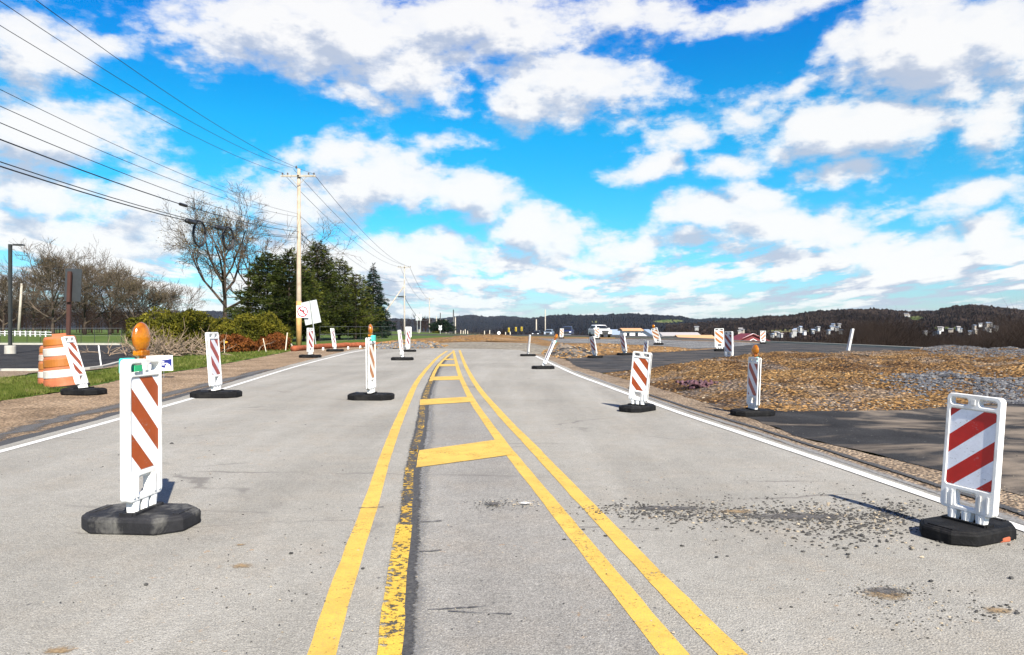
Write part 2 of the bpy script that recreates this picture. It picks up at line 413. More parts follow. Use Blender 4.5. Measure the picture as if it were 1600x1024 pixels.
CL=[ # clouds: centre x, centre y, half width, half height, weight  (photo pixels -> azimuth, slope)
 (80,75,130,65,.9),(185,70,90,40,.75),(300,90,60,22,.55),(420,45,210,85,1),(560,30,240,75,1),(640,110,130,60,.9),
 (760,40,260,80,1),(880,125,140,75,1),(830,160,80,45,.9),(980,20,170,45,.8),(1190,12,130,42,.95),(560,150,70,35,.7),
 (700,225,90,24,.5),(100,200,190,75,1),(60,290,140,60,1),(200,300,150,40,.8),(130,350,230,45,.95),
 (600,300,190,62,1.05),(505,255,70,38,1),(720,315,110,45,1),(840,362,110,42,1),(620,395,260,32,1),(880,405,90,25,.8),
 (1450,85,190,100,1.05),(1340,70,80,70,.9),(1560,60,120,110,1.05),(1380,200,260,56,1.05),(1560,190,110,75,1),
 (1060,215,75,36,.9),(1000,275,62,34,.95),(1130,262,75,28,.8),(1200,180,90,40,.8),
 (1085,340,75,34,1.05),(1230,352,140,48,1.05),(1300,280,90,30,.85),(1190,305,90,30,.8),(1000,380,140,26,.9),
 (1420,385,140,34,.95),(1530,318,110,34,.95),(1570,365,80,40,1),(1700,120,150,140,1),(-150,150,170,130,1),
 (-120,340,160,60,.9),(1330,370,100,26,.8),(450,330,110,45,.7),(950,195,70,22,.35),(1500,140,170,60,.8),(1250,130,110,45,.6),(120,230,170,40,.7),(1420,150,120,45,.6),(1130,140,60,20,.3),(700,170,60,25,.35),(240,360,160,40,.7),(900,350,60,20,.6)]
def cloudgroup():
    g=bpy.data.node_groups.new('cloud_density','ShaderNodeTree')
    g.interface.new_socket('Vector',in_out='INPUT',socket_type='NodeSocketVector')
    g.interface.new_socket('Density',in_out='OUTPUT',socket_type='NodeSocketFloat')
    q=NT(g); gi=g.nodes.new('NodeGroupInput'); go=g.nodes.new('NodeGroupOutput')
    uv=gi.outputs[0]
    wn=q.new('ShaderNodeTexNoise',{'Scale':5.5,'Detail':3.0,'Roughness':.55}); q.l.new(uv,wn.inputs['Vector'])
    wp=q.vmath('MULTIPLY',q.vmath('SUBTRACT',wn.outputs['Color'],(.5,.5,.5)),(.17,.12,0))
    p=q.vmath('ADD',uv,wp)
    acc=None
    for (cx,cy,rx,ry,wt) in CL:
        u=math.atan((cx-800)/F); cu=math.cos(u); vv=(HY-cy)/F*cu
        d=q.vmath('MULTIPLY',q.vmath('SUBTRACT',p,(u,vv,0)),(1/(rx/F*cu*cu*1.25),1/(ry/F*cu*1.25),0))
        val=q.math('MULTIPLY_ADD',q.vmath('LENGTH',d),-wt,wt)
        acc=val if acc is None else q.math('SMOOTH_MAX',acc,val,.12)
    sep=q.new('ShaderNodeSeparateXYZ'); q.l.new(uv,sep.inputs[0]); U,V=sep.outputs[0],sep.outputs[1]
    # low rows of small cumulus near the horizon
    den=q.math('ADD',q.math('MAXIMUM',V,0.0),.05)
    cv=q.new('ShaderNodeCombineXYZ'); q.set(cv.inputs[0],q.math('DIVIDE',q.math('MULTIPLY',U,1.35),q.math('ADD',den,.05))); 
    q.set(cv.inputs[1],q.math('DIVIDE',-.36,den))
    rows=q.noise(cv.outputs[0],1.3,5,.62)
    lowm=q.math('SUBTRACT',1.0,q.math('DIVIDE',q.math('ABSOLUTE',q.math('SUBTRACT',V,.065)),.13,clamp=False),clamp=True)
    lowd=q.math('MULTIPLY',q.math('SUBTRACT',q.math('MULTIPLY',rows,4.2),1.45),lowm)
    acc=q.math('SMOOTH_MAX',q.math('MAXIMUM',acc,-.6),lowd,.1)
    # clouds for the part of the sky behind the camera
    gen=q.noise(uv,2.2,4,.5)
    back=q.math('MULTIPLY',q.math('GREATER_THAN',q.math('ABSOLUTE',U),.95),q.math('SUBTRACT',q.math('MULTIPLY',gen,4.0),1.8))
    acc=q.math('MAXIMUM',acc,q.math('ADD',back,q.math('MULTIPLY',q.math('LESS_THAN',q.math('ABSOLUTE',U),.95),-2.0)))
    # billowy edges: finer towards the horizon
    sc=q.math('DIVIDE',.42,q.math('ADD',V,.16))
    v2=q.new('ShaderNodeVectorMath',operation='SCALE'); q.l.new(uv,v2.inputs[0]); v2.inputs['Scale'].default_value=1
    n1=q.noise(q.mapv(uv,(1,1.35,1)),7.0,6,.56,.2)
    n2=q.noise(q.mapv(uv,(1,1.7,1)),30,4,.62,.0)
    fine=q.math('ADD',q.math('MULTIPLY',q.math('SUBTRACT',n1,.5),1.55),q.math('MULTIPLY',q.math('SUBTRACT',n2,.5),.85))
    dens=q.math('ADD',q.math('ADD',acc,fine),-.30)
    q.l.new(dens,go.inputs[0]); return g
cg=cloudgroup()
tc=t.new('ShaderNodeTexCoord'); D=tc.outputs['Generated']
sep=t.new('ShaderNodeSeparateXYZ'); t.l.new(D,sep.inputs[0])
az=t.math('ARCTAN2',sep.outputs[0],sep.outputs[1])
hor=t.math('SQRT',t.math('ADD',t.math('MULTIPLY',sep.outputs[0],sep.outputs[0]),t.math('MULTIPLY',sep.outputs[1],sep.outputs[1])))
slope=t.math('MINIMUM',t.math('DIVIDE',sep.outputs[2],t.math('MAXIMUM',hor,.05)),6.0)
cv=t.new('ShaderNodeCombineXYZ'); t.set(cv.inputs[0],az); t.set(cv.inputs[1],slope)
def dens(vec):
    n=t.n.new('ShaderNodeGroup'); n.node_tree=cg; t.l.new(vec,n.inputs[0]); return n.outputs[0]
d0=dens(cv.outputs[0]); d1=dens(t.vmath('ADD',cv.outputs[0],(.014,.038,0)))
cover=t.ramp(t.math('ADD',d0,.16),[(.0,0),(.12,.14),(.25,.55),(.42,.93),(.62,1)])
shade=t.math('SUBTRACT',t.math('MULTIPLY',d1,.75),t.math('MULTIPLY',d0,.25))
ccol=t.ramp(t.math('ADD',t.math('MULTIPLY',d1,.75),t.math('MULTIPLY',t.math('SUBTRACT',d1,d0),1.7)),[(.0,(1.06,1.05,1.03)),(.26,(.96,.965,.98)),(.52,(.76,.80,.88)),(.95,(.56,.63,.76))])
sky=t.new('ShaderNodeTexSky',sky_type='NISHITA',sun_disc=False,sun_elevation=SEL,sun_rotation=SAZ,altitude=300,air_density=1.0,dust_density=.6,ozone_density=2.0)
hs=t.new('ShaderNodeHueSaturation',{'Hue':.492,'Saturation':1.45,'Value':1.0,'Color':sky.outputs[0]})
skyc=t.mix(1,hs.outputs[0],t.ramp(slope,[(0,(.66,.80,1.2)),(.06,(.62,1.0,1.25)),(.16,(.42,1.24,1.35)),(.28,(.20,1.42,1.45)),(.40,(.08,1.18,1.6)),(.52,(.05,.85,1.65)),(.8,(.04,.5,1.3))]),'MULTIPLY')
cb=t.mix(1,ccol,(7.7,7.7,7.75),'MULTIPLY')
hz=t.ramp(slope,[(0,.5),(.10,.0)])
out=t.mix(t.math('MULTIPLY',cover,t.ramp(slope,[(0,.65),(.05,.95)])),skyc,cb)
bg=t.new('ShaderNodeBackground',{'Color':out,'Strength':.0535})
ow=t.new('ShaderNodeOutputWorld'); t.l.new(bg.outputs[0],ow.inputs[0])
w.cycles.sampling_method='MANUAL'; w.cycles.sample_map_resolution=512
scn.view_settings.view_transform='Standard'; scn.view_settings.look='None'; scn.view_settings.gamma=1
scn.view_settings.exposure=1.22
scn.render.engine='CYCLES'
scn.cycles.max_bounces=6; scn.cycles.transparent_max_bounces=16

# ---------------------------------------------------------------- ground
def edge_r(px):
    """ground distance (y) of the plateau edge for a photo column"""
    return interp([(-200,420),(300,420),(560,300),(700,150),(840,118),(1000,108),(1120,80),(1200,67),(1340,53),(1470,43),(1600,36.5),(1900,27)],px)
def plateau_r(a):
    if abs(a)<R(46):
        px=800+F*math.tan(a); return edge_r(px)/math.cos(a)
    return 320 if a<0 else (38 if a<R(100) else 80)
def zg(x,y):
    a=math.atan2(x,y); r=math.hypot(x,y); D0=plateau_r(a)
    if r<=D0: return 0
    k=min(1,max(0,(a+R(8))/R(16))); deep=8+10*k
    s=min(1,(r-D0)/(90+60*(1-k))); return -deep*(s*s*(3-2*s))
g=MB(); NA=360; frs=[.002,.1,.3,.5,.7,.85,.95,1.0]; offs=[3,8,15,25,40,60,90,130,200,320,600,1200,3000,8000]
for i in range(NA):
    a=-math.pi+2*math.pi*i/NA; D0=plateau_r(a)
    for r in [D0*f for f in frs]+[D0+o for o in offs]:
        x,y=math.sin(a)*r,math.cos(a)*r; g.v.append((x,y,zg(x,y)-.03))
n=len(frs)+len(offs)
for i in range(NA):
    j=(i+1)%NA
    for k in range(n-1):
        g.f.append((i*n+k,j*n+k,j*n+k+1,i*n+k+1)); g.m.append(0 if k<len(frs)+1 else 1)
tag(g.build('ground',[M['field'],M['valley']]),kind='structure')

def sheet(name, pts, z, mat, kind='structure', jitter=0, sub=0):
    """flat sheet from photo-pixel outline on level ground"""
    P=[G(*p) if len(p)==2 else Vector((p[0],p[1],0)) for p in pts]
    if jitter:
        Q=[]
        for a,b in zip(P,P[1:]+P[:1]):
            L=(b-a).length; k=max(1,int(L/ max(.12,.006*a.y))); k=min(k,140)
            nrm=Vector((-(b-a).y,(b-a).x,0)).normalized()
            for i in range(k):
                p=a+(b-a)*i/k; s=jitter*(1+.02*p.y)
                Q.append(p+nrm*(fbm(p.x*1.7,p.y*1.7,1.3)*s*2+fbm(p.x*9,p.y*9,4)*s*.7))
        P=Q
    bm=bmesh.new(); vs=[bm.verts.new((p.x,p.y,z)) for p in P]
    es=[bm.edges.new((vs[i],vs[(i+1)%len(vs)])) for i in range(len(vs))]
    bmesh.ops.triangle_fill(bm,use_beauty=True,use_dissolve=False,edges=es,normal=(0,0,1))
    me=bpy.data.meshes.new(name); bm.to_mesh(me); bm.free(); me.materials.append(mat)
    for p in me.polygons:
        pass
    o=bpy.data.objects.new(name,me); C.objects.link(o); 
    if kind: tag(o,kind=kind)
    return o
def ribbon(name, pts, width, z, mat, fade=False, jit=0, smooth=5, dz=0):
    P=cat([G(*p) for p in pts],smooth); mb=MB(); L=len(P); fades=[]
    ws=width if hasattr(width,'__len__') else None
    for i,p in enumerate(P):
        d=(P[min(i+1,L-1)]-P[max(i-1,0)]).normalized(); nn=Vector((d.y,-d.x,0))
        wd=width if ws is None else ws[0]+(ws[1]-ws[0])*i/(L-1)
        cols=(-.5,-.25,0,.25,.5) if fade else (-.5,.5)
        for c in cols:
            q=p+nn*(c*wd+ (jit*fbm(p.x*5+c*9,p.y*5,c*3) if jit else 0)); mb.v.append((q.x,q.y,z)); fades.append(1-abs(c)*2)
    K=len(cols)
    for i in range(L-1):
        for k in range(K-1):
            mb.f.append((i*K+k,i*K+k+1,(i+1)*K+k+1,(i+1)*K+k)); mb.m.append(0)
    o=mb.build(name,mat)
    if fade:
        at=o.data.attributes.new('fade','FLOAT','POINT'); at.data.foreach_set('value',fades)
    return tag(o,kind='structure')
def blot(name, c, rx, ry, z, mat, seed=0):
    """irregular stain: disc with radial fade"""
    c=G(*c); mb=MB(); fades=[1.0]; mb.v.append((c.x,c.y,z)); N=28
    for ring in (.5,1):
        for k in range(N):
            a=2*math.pi*k/N; rr=ring*(1+.35*fbm(math.cos(a)*1.5+seed,math.sin(a)*1.5,seed))
            mb.v.append((c.x+math.cos(a)*rx*rr,c.y+math.sin(a)*ry*rr,z)); fades.append(1-ring)
    for k in range(N):
        k2=(k+1)%N; mb.f.append((0,1+k,1+k2)); mb.f.append((1+k,1+N+k,1+N+k2,1+k2)); mb.m+= [0,0]
    o=mb.build(name,mat); at=o.data.attributes.new('fade','FLOAT','POINT'); at.data.foreach_set('value',fades)
    return tag(o,kind='structure')

LW=[(-260,772),(0,706),(190,654),(310,620),(400,592),(470,571),(540,553),(572,546.5)]
RW=[(1900,932),(1600,828),(1468,783),(1319,732),(1221,699),(1150,675),(1060,645),(983,617),(940,601),(900,586),(868,571.5),(837,557)]
# big graded area of torn ground beyond the road
sheet('torn_ground',[(560,546),(470,552),(458,543),(560,538),(620,531),(700,526.5),(830,525.5),(1000,528),(1150,532.5),(1200,534.5),(1100,548),(1000,556),(900,563),(845,560),(800,547)],-.018,M['far_dirt'],jitter=.12)
sheet('pale_ground',[(566,546.5),(640,538),(740,534),(830,536),(862,543),(850,556),(800,548),(700,547)],-.014,M['pale_dirt'],jitter=.25)
sheet('gravel_bank',[(836,529),(1000,530),(1196,536),(1150,542),(1090,545),(1040,541),(960,537),(880,536)],-.012,M['gravel'],jitter=.25)
# the carriageway
rp=[(3.95,-15,0),(-5.75,-15,0)]+[(x-14-(y-540)*.06,y-(y-540)*.012-.6) for x,y in LW]+[(572,546),(640,545),(700,545),(760,545.5),(812,547),(836,555)]
rp+=[(x+8+(y-540)*.085,y) for x,y in RW[::-1]]
road=sheet('road',rp,0,M['road'],jitter=.02)
# left shoulder + verge
sheet('left_shoulder',[(-5.6,-15,0),(-8.2,-15,0),(-420,745),(0,626),(96,612),(189,593),(300,577),(380,563),(452,549),(470,544.5),(540,541),(600,543),(572,547),(540,552),(470,570),(400,591),(310,618.5),(190,652),(0,703)],-.008,M['clay'],jitter=.06)
ribbon('shoulder_asphalt',[(-200,735),(0,679),(100,654),(190,632),(280,611),(340,597),(420,577)],1.0,-.003,M['grit_stain'],fade=True,jit=.5)
ribbon('shoulder_asphalt',[(-200,755),(0,696),(100,669),(190,645),(280,621),(340,604),(420,581),(520,556)],.55,-.0015,M['tar'],fade=True,jit=.25)
sheet('verge_grass',[(-420,745),(-420,600),(0,592),(137,584),(189,573),(273,560),(300,555),(455,546),(452,549),(380,563),(300,577),(189,593),(96,612),(0,627)],-.004,M['grass'],jitter=.12)
sheet('driveway',[(-420,640),(-420,583),(0,580),(137,579),(240,566),(250,562.5),(150,566),(0,592),(-60,600)],.0,M['shoulder'],jitter=.05)
sheet('parking_lot',[(-500,600),(-500,539),(0,539),(189,539.5),(225,545),(228,560),(190,566),(137,576),(0,579)],.004,M['lot_asphalt'],jitter=.02)
# right shoulder
RS=[(2000,905),(1600,775),(1473,736),(1347,705),(1257,685),(1240,678),(1156,646),(1090,624),(1015,601),(940,583),(893,565),(862,556),(840,553)]
sheet('right_shoulder',[(4.95,-15,0),(3.8,-15,0)]+RW[0:]+[(836,553)]+RS[::-1],-.006,M['shoulder'],jitter=.05)
ribbon('shoulder_edge',[(1900,922),(1600,818),(1468,772),(1319,722),(1221,689),(1150,665.5),(1060,637),(983,610.5),(900,580)],.26,.003,M['seamdust'],fade=True,jit=.08)
ribbon('shoulder_edge',[(1750,857),(1600,803),(1468,759.5),(1319,712),(1221,681),(1150,659),(1060,632),(983,606)],.12,.0045,M['tar'],fade=True,jit=.06)
# side roads
sheet('side_road',[(884,561),(946,555.5),(1040,550.5),(1104,546.5),(1152,541),(1190,537),(1203,535.3),(1340,541),(1470,547.5),(1420,549),(1390,552),(1340,557),(1240,559),(1137,561),(1052,572),(990,578),(940,583),(905,574)],-.002,M['side_asphalt'],jitter=.06)
sheet('dark_asphalt_apron',[(2000,905),(1600,775),(1473,736),(1347,705),(1257,685),(1200,664),(1150,645),(1200,641),(1300,642),(1400,641),(1480,635),(1600,630),(2000,622),(42,13.5,0),(42,-15,0),(4.9,-15,0)],-.001,M['new_asphalt'],jitter=.05)
sheet('far_road',[(300,522.4),(845,525.2),(1000,527.4),(1120,531),(1120,529.3),(1000,524.8),(845,523.3),(300,520.6)],-.010,M['side_asphalt'])

# relief: mesh of dirt with bumps, tessellated on a polar grid
def relief(name, pix, mat, amp, rise, seed, x0,x1,y0,y1, nx, ny, fall=2.0):
    P=[G(*p) for p in pix]; poly=[(p.x,p.y) for p in P]; idx={}; mb=MB()
    d0,d1=F*EYE/(y1-HY),F*EYE/(y0-HY)
    def h(x,y):
        e=edged(x,y,poly); k=min(1,e/fall); k=k*k*(3-2*k)
        return k*(rise*(.6+.8*abs(fbm(x*.25,y*.25,seed)))+amp*(.5+fbm(x*.9,y*.9,seed+3))+amp*.45*abs(fbm(x*4,y*4,seed+7)))-.004
    for j in range(ny+1):
        d=d0*(d1/d0)**(j/ny)
        for i in range(nx+1):
            px=x0+(x1-x0)*i/nx; x=(px-800)/F*d
            if inpoly(x,d,poly): idx[(i,j)]=len(mb.v); mb.v.append((x,d,h(x,d)))
    for j in range(ny):
        for i in range(nx):
            k=[idx.get(q) for q in ((i,j),(i+1,j),(i+1,j+1),(i,j+1))]
            k=[q for q in k if q is not None]
            if len(k)>=3: mb.f.append(tuple(k)); mb.m.append(0)
    tag(mb.build(name,mat,smooth=True),kind='structure'); return h,poly
ISL=[(942,583),(990,578),(1052,570.5),(1109,563),(1137,560),(1240,558),(1340,557),(1390,551),(1440,546.5),(1600,554),(1900,567),(2000,622),(1600,631),(1480,636),(1400,641.5),(1270,643),(1200,643),(1152,646),(1090,625),(1015,602)]
sheet('worksite_ground',[(18,13.3,0),(60,13.3,0),(60,24,0),(28,30,0),(22,27,0)],-.013,M['dirt'],jitter=.1)
sheet('dirt_base',ISL,-.0035,M['dirt'],jitter=.08)
hI,pI=relief('dirt_mound',ISL,M['dirt'],.20,.27,2.0,930,1950,546,650,330,150,2.2)
GRP=[(1425,547.5),(1600,555.5),(1800,566),(1800,580),(1600,571),(1520,572),(1440,563),(1400,555)]
sheet('gravel_base',[(1425,547.5),(1600,555.5),(1800,566),(1800,568),(1600,558),(1440,549.5)],.002,M['gravel'],jitter=.1)
DF=[(862,545),(900,538),(960,539),(1040,543),(1090,547),(1104,546),(1040,550),(946,555),(900,560.5),(880,559),(862,553)]
hD,pD=relief('dirt_bank',DF,M['far_dirt'],.16,.10,5.0,850,1130,536,563,200,60,2.5)
DG=[(760,546.5),(790,541),(830,538),(880,537.5),(870,556),(838,553),(812,546.5)]
hR,pR=relief('rubble_bank',[(845,553),(850,547),(875,545),(905,548),(940,553),(900,560),(880,561),(862,557)],M['grit_stain'] and M['new_asphalt'],.30,.12,8.0,838,950,542,563,120,40,1.0)
hL,pL=relief('rubble_bank',[(560,545.3),(575,541),(612,538),(660,537),(700,540),(690,543.5),(640,545),(600,545.5)],M['gravel'],.30,.16,9.0,555,705,535,546,120,40,1.5)
hO,pO=relief('orange_ridge',[(640,536),(660,530),(700,527.5),(760,527),(830,527.5),(850,531),(800,534),(720,534.5)],M['far_dirt'],.35,.25,11.0,630,860,526,537,160,30,5)

# markings
YA=[(470,1130),(502,1024),(540,900),(577,794),(598,727),(609,695),(622,661),(634,634),(648.5,602),(660,585),(672,571),(685,558),(699,548.5)]
YB=[(604,1130),(609,1024),(615,952),(624,874),(632,821),(635,800),(639,742),(648,700)]
YBc=[(646,706),(655,681),(659,650),(661,634),(667,612),(673,596),(680,580),(687,569),(697,559),(708,550)]
YC=[(1139,1130),(1053,1024),(968,919),(891,825),(863,790),(838,759),(812,727.5),(780.5,687),(754,650),(735,621),(720,590),(714,571),(710,555),(708.5,548)]
YD=[(1246,1130),(1144,1024),(1083,962),(1020,897),(957,831),(904.5,776),(858,727),(829,696),(784,649),(744.5,602),(727,571),(720,553),(718,547.5)]
mp=[G(*p) for p in cat([Vector((a,b,0)) for a,b in YA],1)] if False else None
sheet('median',[(p[0]+10,p[1]) for p in YB]+YBc[1:]+[(709,548.5)]+YC[::-1],.002,M['median'])
SEAM=[(616,1130),(626,1024),(632,952),(638,874),(645,800),(653,742),(660,700),(664,681),(666,650),(668,634),(672,612),(677,596),(684,578),(692,566),(702,556)]
ribbon('road_seam',SEAM,(.34,.5),.0035,M['seamdust'],fade=True,jit=.05)
SEAM2=[(617,1130),(622,1024),(629,952),(636,874),(639,820),(641,790),(645,742),(650,710),(656,681),(661,650),(663,634),(668,612),(674,596),(681,580),(688,569),(698,559)]
ribbon('road_seam',SEAM2,(.17,.30),.005,M['tar'],fade=True,jit=.03)
ribbon('yellow_line',YA,.115,.003,M['yellow'],jit=.010)
ribbon('yellow_line',YB[:5],.105,.0068,M['yellow_worn'],jit=.012)
ribbon('yellow_line',YB[4:],.085,.0068,M['yellow_chip'],jit=.03)
ribbon('yellow_line',YBc,(.07,.12),.0068,M['yellow_chip'],jit=.03)
ribbon('yellow_line',YBc[5:],(.09,.11),.0095,M['yellow'],jit=.03)
ribbon('yellow_line',YC,.115,.0042,M['yellow'],jit=.010); ribbon('yellow_line',YD,.115,.003,M['yellow'],jit=.010)
for q in ([(655,705),(650,732),(800,711.5),(782,687)],[(656,625),(656,634),(740,628.5),(735,620.5)],[(672,589.5),(672,595),(720,594),(719,588)],[(684,569.5),(684,573),(713,572.5),(711,569.5)],[(694,561),(693,563),(711,563),(710,561)]):
    sheet('hatch_bar',q,.0082,M['yellow'],jitter=.006)
ribbon('white_line',LW,.105,.004,M['white_line'],jit=.01); ribbon('white_line',RW,.105,.007,M['white_line'],jit=.01)
# stains, patches of grit
blot('stain',(1385,930),.24,.17,.004,M['ochre_stain'],1); blot('stain',(1385,925),.26,.14,.005,M['grit_stain'],2)
blot('stain',(1560,955),.18,.10,.004,M['ochre_stain'],3); blot('stain',(1150,800),.35,.12,.004,M['ochre_stain'],4)
blot('stain',(1040,795),.8,.16,.005,M['grit_stain'],5); blot('stain',(1250,808),1.0,.22,.005,M['grit_stain'],6)
blot('stain',(770,790),.18,.13,.0135,M['grit_stain'],7); blot('stain',(820,789),.12,.09,.015,M['pale_stain'],8)
blot('stain',(378,885),.14,.10,.004,M['ochre_stain'],9); blot('stain',(90,1018),.16,.08,.004,M['ochre_stain'],10); blot('stain',(376,852),.06,.05,.004,M['ochre_stain'],11)
for q in ([(655,864),(690,861)],[(560,795),(600,793)],[(668,955),(760,950)],[(655,817),(690,815)],[(300,682),(318,681)],[(700,958),(800,962)]):
    a,b=q; m_=((a[0]+b[0])/2,(a[1]+b[1])/2+.7); ribbon('road_crack',[a,m_,b],.035,.009,M['grit_stain'],fade=True,jit=.03)

# ---------------------------------------------------------------- loose stones
def stones(name, places, mat, label, category):
    mb=MB()
    for (x,y,z,r) in places:
        k=5; a0=random.random()*6; b=len(mb.v)
        for ring,(rr,zz) in enumerate(((1,.05),(.75,.65))):
            for i in range(k):
                a=a0+2*math.pi*i/k; q=rr*r*random.uniform(.65,1.2)
                mb.v.append((x+math.cos(a)*q*1.2,y+math.sin(a)*q*.9,z+zz*r*random.uniform(.7,1.1)))
        for i in range(k): mb.f.append((b+i,b+(i+1)%k,b+k+(i+1)%k,b+k+i)); mb.m.append(0)
        mb.f.append(tuple(b+k+i for i in range(k))); mb.m.append(0)
    return tag(mb.build(name,mat),label,category,kind='stuff')
dk=[];pl=[]
def scat(cx,cy,sx,sy,n,r0,r1,pd=.9,z=.001):
    for _ in range(n):
        px=random.gauss(cx,sx); py=random.gauss(cy,sy)
        if py<560 or px>1610: continue
        p=G(px,py); r=random.uniform(r0,r1)*random.choice((.6,.8,1,1,1.3))
        (dk if random.random()<pd else pl).append((p.x,p.y,z,r))
for (cx,cy,sx,sy,n) in ((1000,797,50,7,300),(1080,803,60,9,420),(1180,806,60,9,520),(1290,806,45,14,460),(1370,808,36,15,420),(1330,830,60,16,200),(1400,800,25,8,200),(1230,815,140,24,200)):
    scat(cx,cy,sx,sy,n,.0035,.0105)
scat(1350,835,70,18,36,.009,.016); scat(1250,740,120,25,60,.003,.006); scat(1100,780,130,20,160,.0025,.005)
scat(1385,927,32,8,240,.003,.006,.85); scat(1430,960,70,18,160,.003,.0055,.8); scat(1555,955,25,8,40,.004,.009)
scat(770,790,20,5,130,.003,.006,.9,.012); scat(822,789,14,4,70,.003,.006,.2,.012)
scat(250,700,150,40,90,.004,.008,.9); scat(480,870,80,70,70,.003,.006,.8); scat(350,900,250,80,110,.002,.005,.7)
scat(1000,950,450,60,260,.0018,.0045,.6,.006); scat(1600,800,60,30,200,.004,.009,.8)
for (px,py,r) in ((268,694,.02),(455,866,.012),(1455,910,.012),(1580,905,.014),(1325,868,.014),(1370,855,.013),(1120,872,.01),(1590,960,.012),(228,915,.012),(567,890,.011),(640,927,.012)):
    p=G(px,py); dk.append((p.x,p.y,.004,r))
for (px,py,r) in ((1425,858,.014),(1440,872,.012),(1052,990,.008)):
    p=G(px,py); pl.append((p.x,p.y,.004,r))
stones('loose_gravel',dk,M['stone_dark'],'dark crushed stones strewn across the right lane and around the right panel','gravel')
stones('pale_gravel',pl,M['stone_pale'],'pale stones scattered thinly over the grey road','gravel')
# stones on the dirt
a_=[];b_=[];c_=[]
def onmound(h,poly,n,px0,px1,py0,py1,r0,r1,gate=None):
    for _ in range(n):
        px=random.uniform(px0,px1); py=random.uniform(py0,py1); p=G(px,py)
        if not inpoly(p.x,p.y,poly): continue
        if gate and not gate(p): continue
        r=random.uniform(r0,r1)*random.choice((.6,.8,1,1,1.5))*(p.y/22)**.5; q=random.random()
        (a_ if q<.22 else b_ if q<.34 else c_).append((p.x,p.y,h(p.x,p.y)-.005,r))
onmound(hI,pI,11000,940,1640,548,646,.006,.026)
onmound(hI,pI,1500,1180,1640,632,646,.01,.03)
onmound(hD,pD,2200,860,1110,538,562,.015,.04); onmound(hL,pL,1500,560,700,536,546,.02,.06); onmound(hR,pR,800,840,945,544,562,.02,.05)
ap=[(x,y,z,r) for x,y,z,r in b_]
stones('rubble',a_,M['stone_dark'],'dark broken stones lying over the ochre dirt','rubble')
stones('pale_rubble',b_,M['stone_pale'],'pale broken stones lying over the ochre dirt','rubble')
stones('dirt_clods',c_,M['stone_ochre'],'ochre clods and lumps covering the dirt mound','clods')
gs=[];
for _ in range(5500):
    u=random.random(); px=1405+u*230; e=547+ (px-1425)*.047
    py=e+abs(random.gauss(0,7))+1.2
    if px<1450: py=min(py,e+4+ (px-1405)*.15)
    p=G(px,py); 
    if inpoly(p.x,p.y,pI): gs.append((p.x,p.y,hI(p.x,p.y)+.01,random.uniform(.015,.045)))
for _ in range(1800):
    px=random.gauss(1465,38); py=random.gauss(614,5); p=G(px,py)
    if px<1610 and inpoly(p.x,p.y,pI): gs.append((p.x,p.y,hI(p.x,p.y)-.002,random.uniform(.015,.04)))
for _ in range(1500):
    px=random.uniform(1520,1640); py=random.uniform(612,631); p=G(px,py)
    if inpoly(p.x,p.y,pI): gs.append((p.x,p.y,hI(p.x,p.y)-.002,random.uniform(.015,.04)))
h2=len(gs)//2
stones('crushed_stone',[q for i,q in enumerate(gs) if i%3],simple('blue_grey_crushed_stone',(.06,.063,.073),.9,0,.7,6,.2,world=True),'grey crushed stone spread on the far and near edges of the dirt mound','gravel')
stones('crushed_stone',gs[::3],simple('light_crushed_stone',(.125,.125,.128),.9,0,.6,6,.2,world=True),'pale crushed stone mixed in on the edges of the dirt mound','gravel')

# ---------------------------------------------------------------- grass blades
gb=MB()
gp=[G(*p) for p in [(-60,612),(-60,594),(0,593),(137,585),(189,574),(273,561),(300,556),(455,546.5),(452,548.5),(380,562),(300,576),(189,592),(96,611),(0,626)]]
poly=[(p.x,p.y) for p in gp]; cnt=0
while cnt<30000:
    px=random.uniform(-20,455); py=random.uniform(546,627); p=G(px,py)
    if not inpoly(p.x,p.y,poly): continue
    if fbm(p.x*1.2,p.y*1.2,3)<-.28: cnt+=1; continue
    h=random.uniform(.04,.11)*(1+.5*fbm(p.x*.8,p.y*.8,9)); a=random.random()*6.28; wd=.008*(p.y/14)
    dx,dy=math.cos(a)*wd,math.sin(a)*wd; lx,ly=random.gauss(0,.03),random.gauss(0,.03)
    gb.add([(p.x-dx,p.y-dy,-.004),(p.x+dx,p.y+dy,-.004),(p.x+lx,p.y+ly,h)],[(0,1,2)]); cnt+=1
tag(gb.build('grass',M['blade']),'short bright green grass on the verge between the parking lot and the shoulder','grass',kind='stuff')

# ---------------------------------------------------------------- traffic panels
def plate(loops, depth, bevel, name='tmp'):
    """solid plate in the xz plane with holes, rounded edges; returns (verts, faces)"""
    cu=bpy.data.curves.new(name,'CURVE'); cu.dimensions='2D'; cu.fill_mode='BOTH'; cu.extrude=depth/2-bevel; cu.bevel_depth=bevel; cu.bevel_resolution=2; cu.offset=-bevel
    for lp in loops:
        sp=cu.splines.new('POLY'); sp.points.add(len(lp)-1); sp.use_cyclic_u=True
        for i,(x,z) in enumerate(lp): sp.points[i].co=(x,z,0,1)
    ob=bpy.data.objects.new(name,cu); C.objects.link(ob)
    dg=bpy.context.evaluated_depsgraph_get(); me=bpy.data.meshes.new_from_object(ob.evaluated_get(dg))
    vs=[(v.co.x,-v.co.z,v.co.y) for v in me.vertices]; fs=[tuple(p.vertices) for p in me.polygons]
    bpy.data.objects.remove(ob); bpy.data.curves.remove(cu); bpy.data.meshes.remove(me)
    return vs,fs
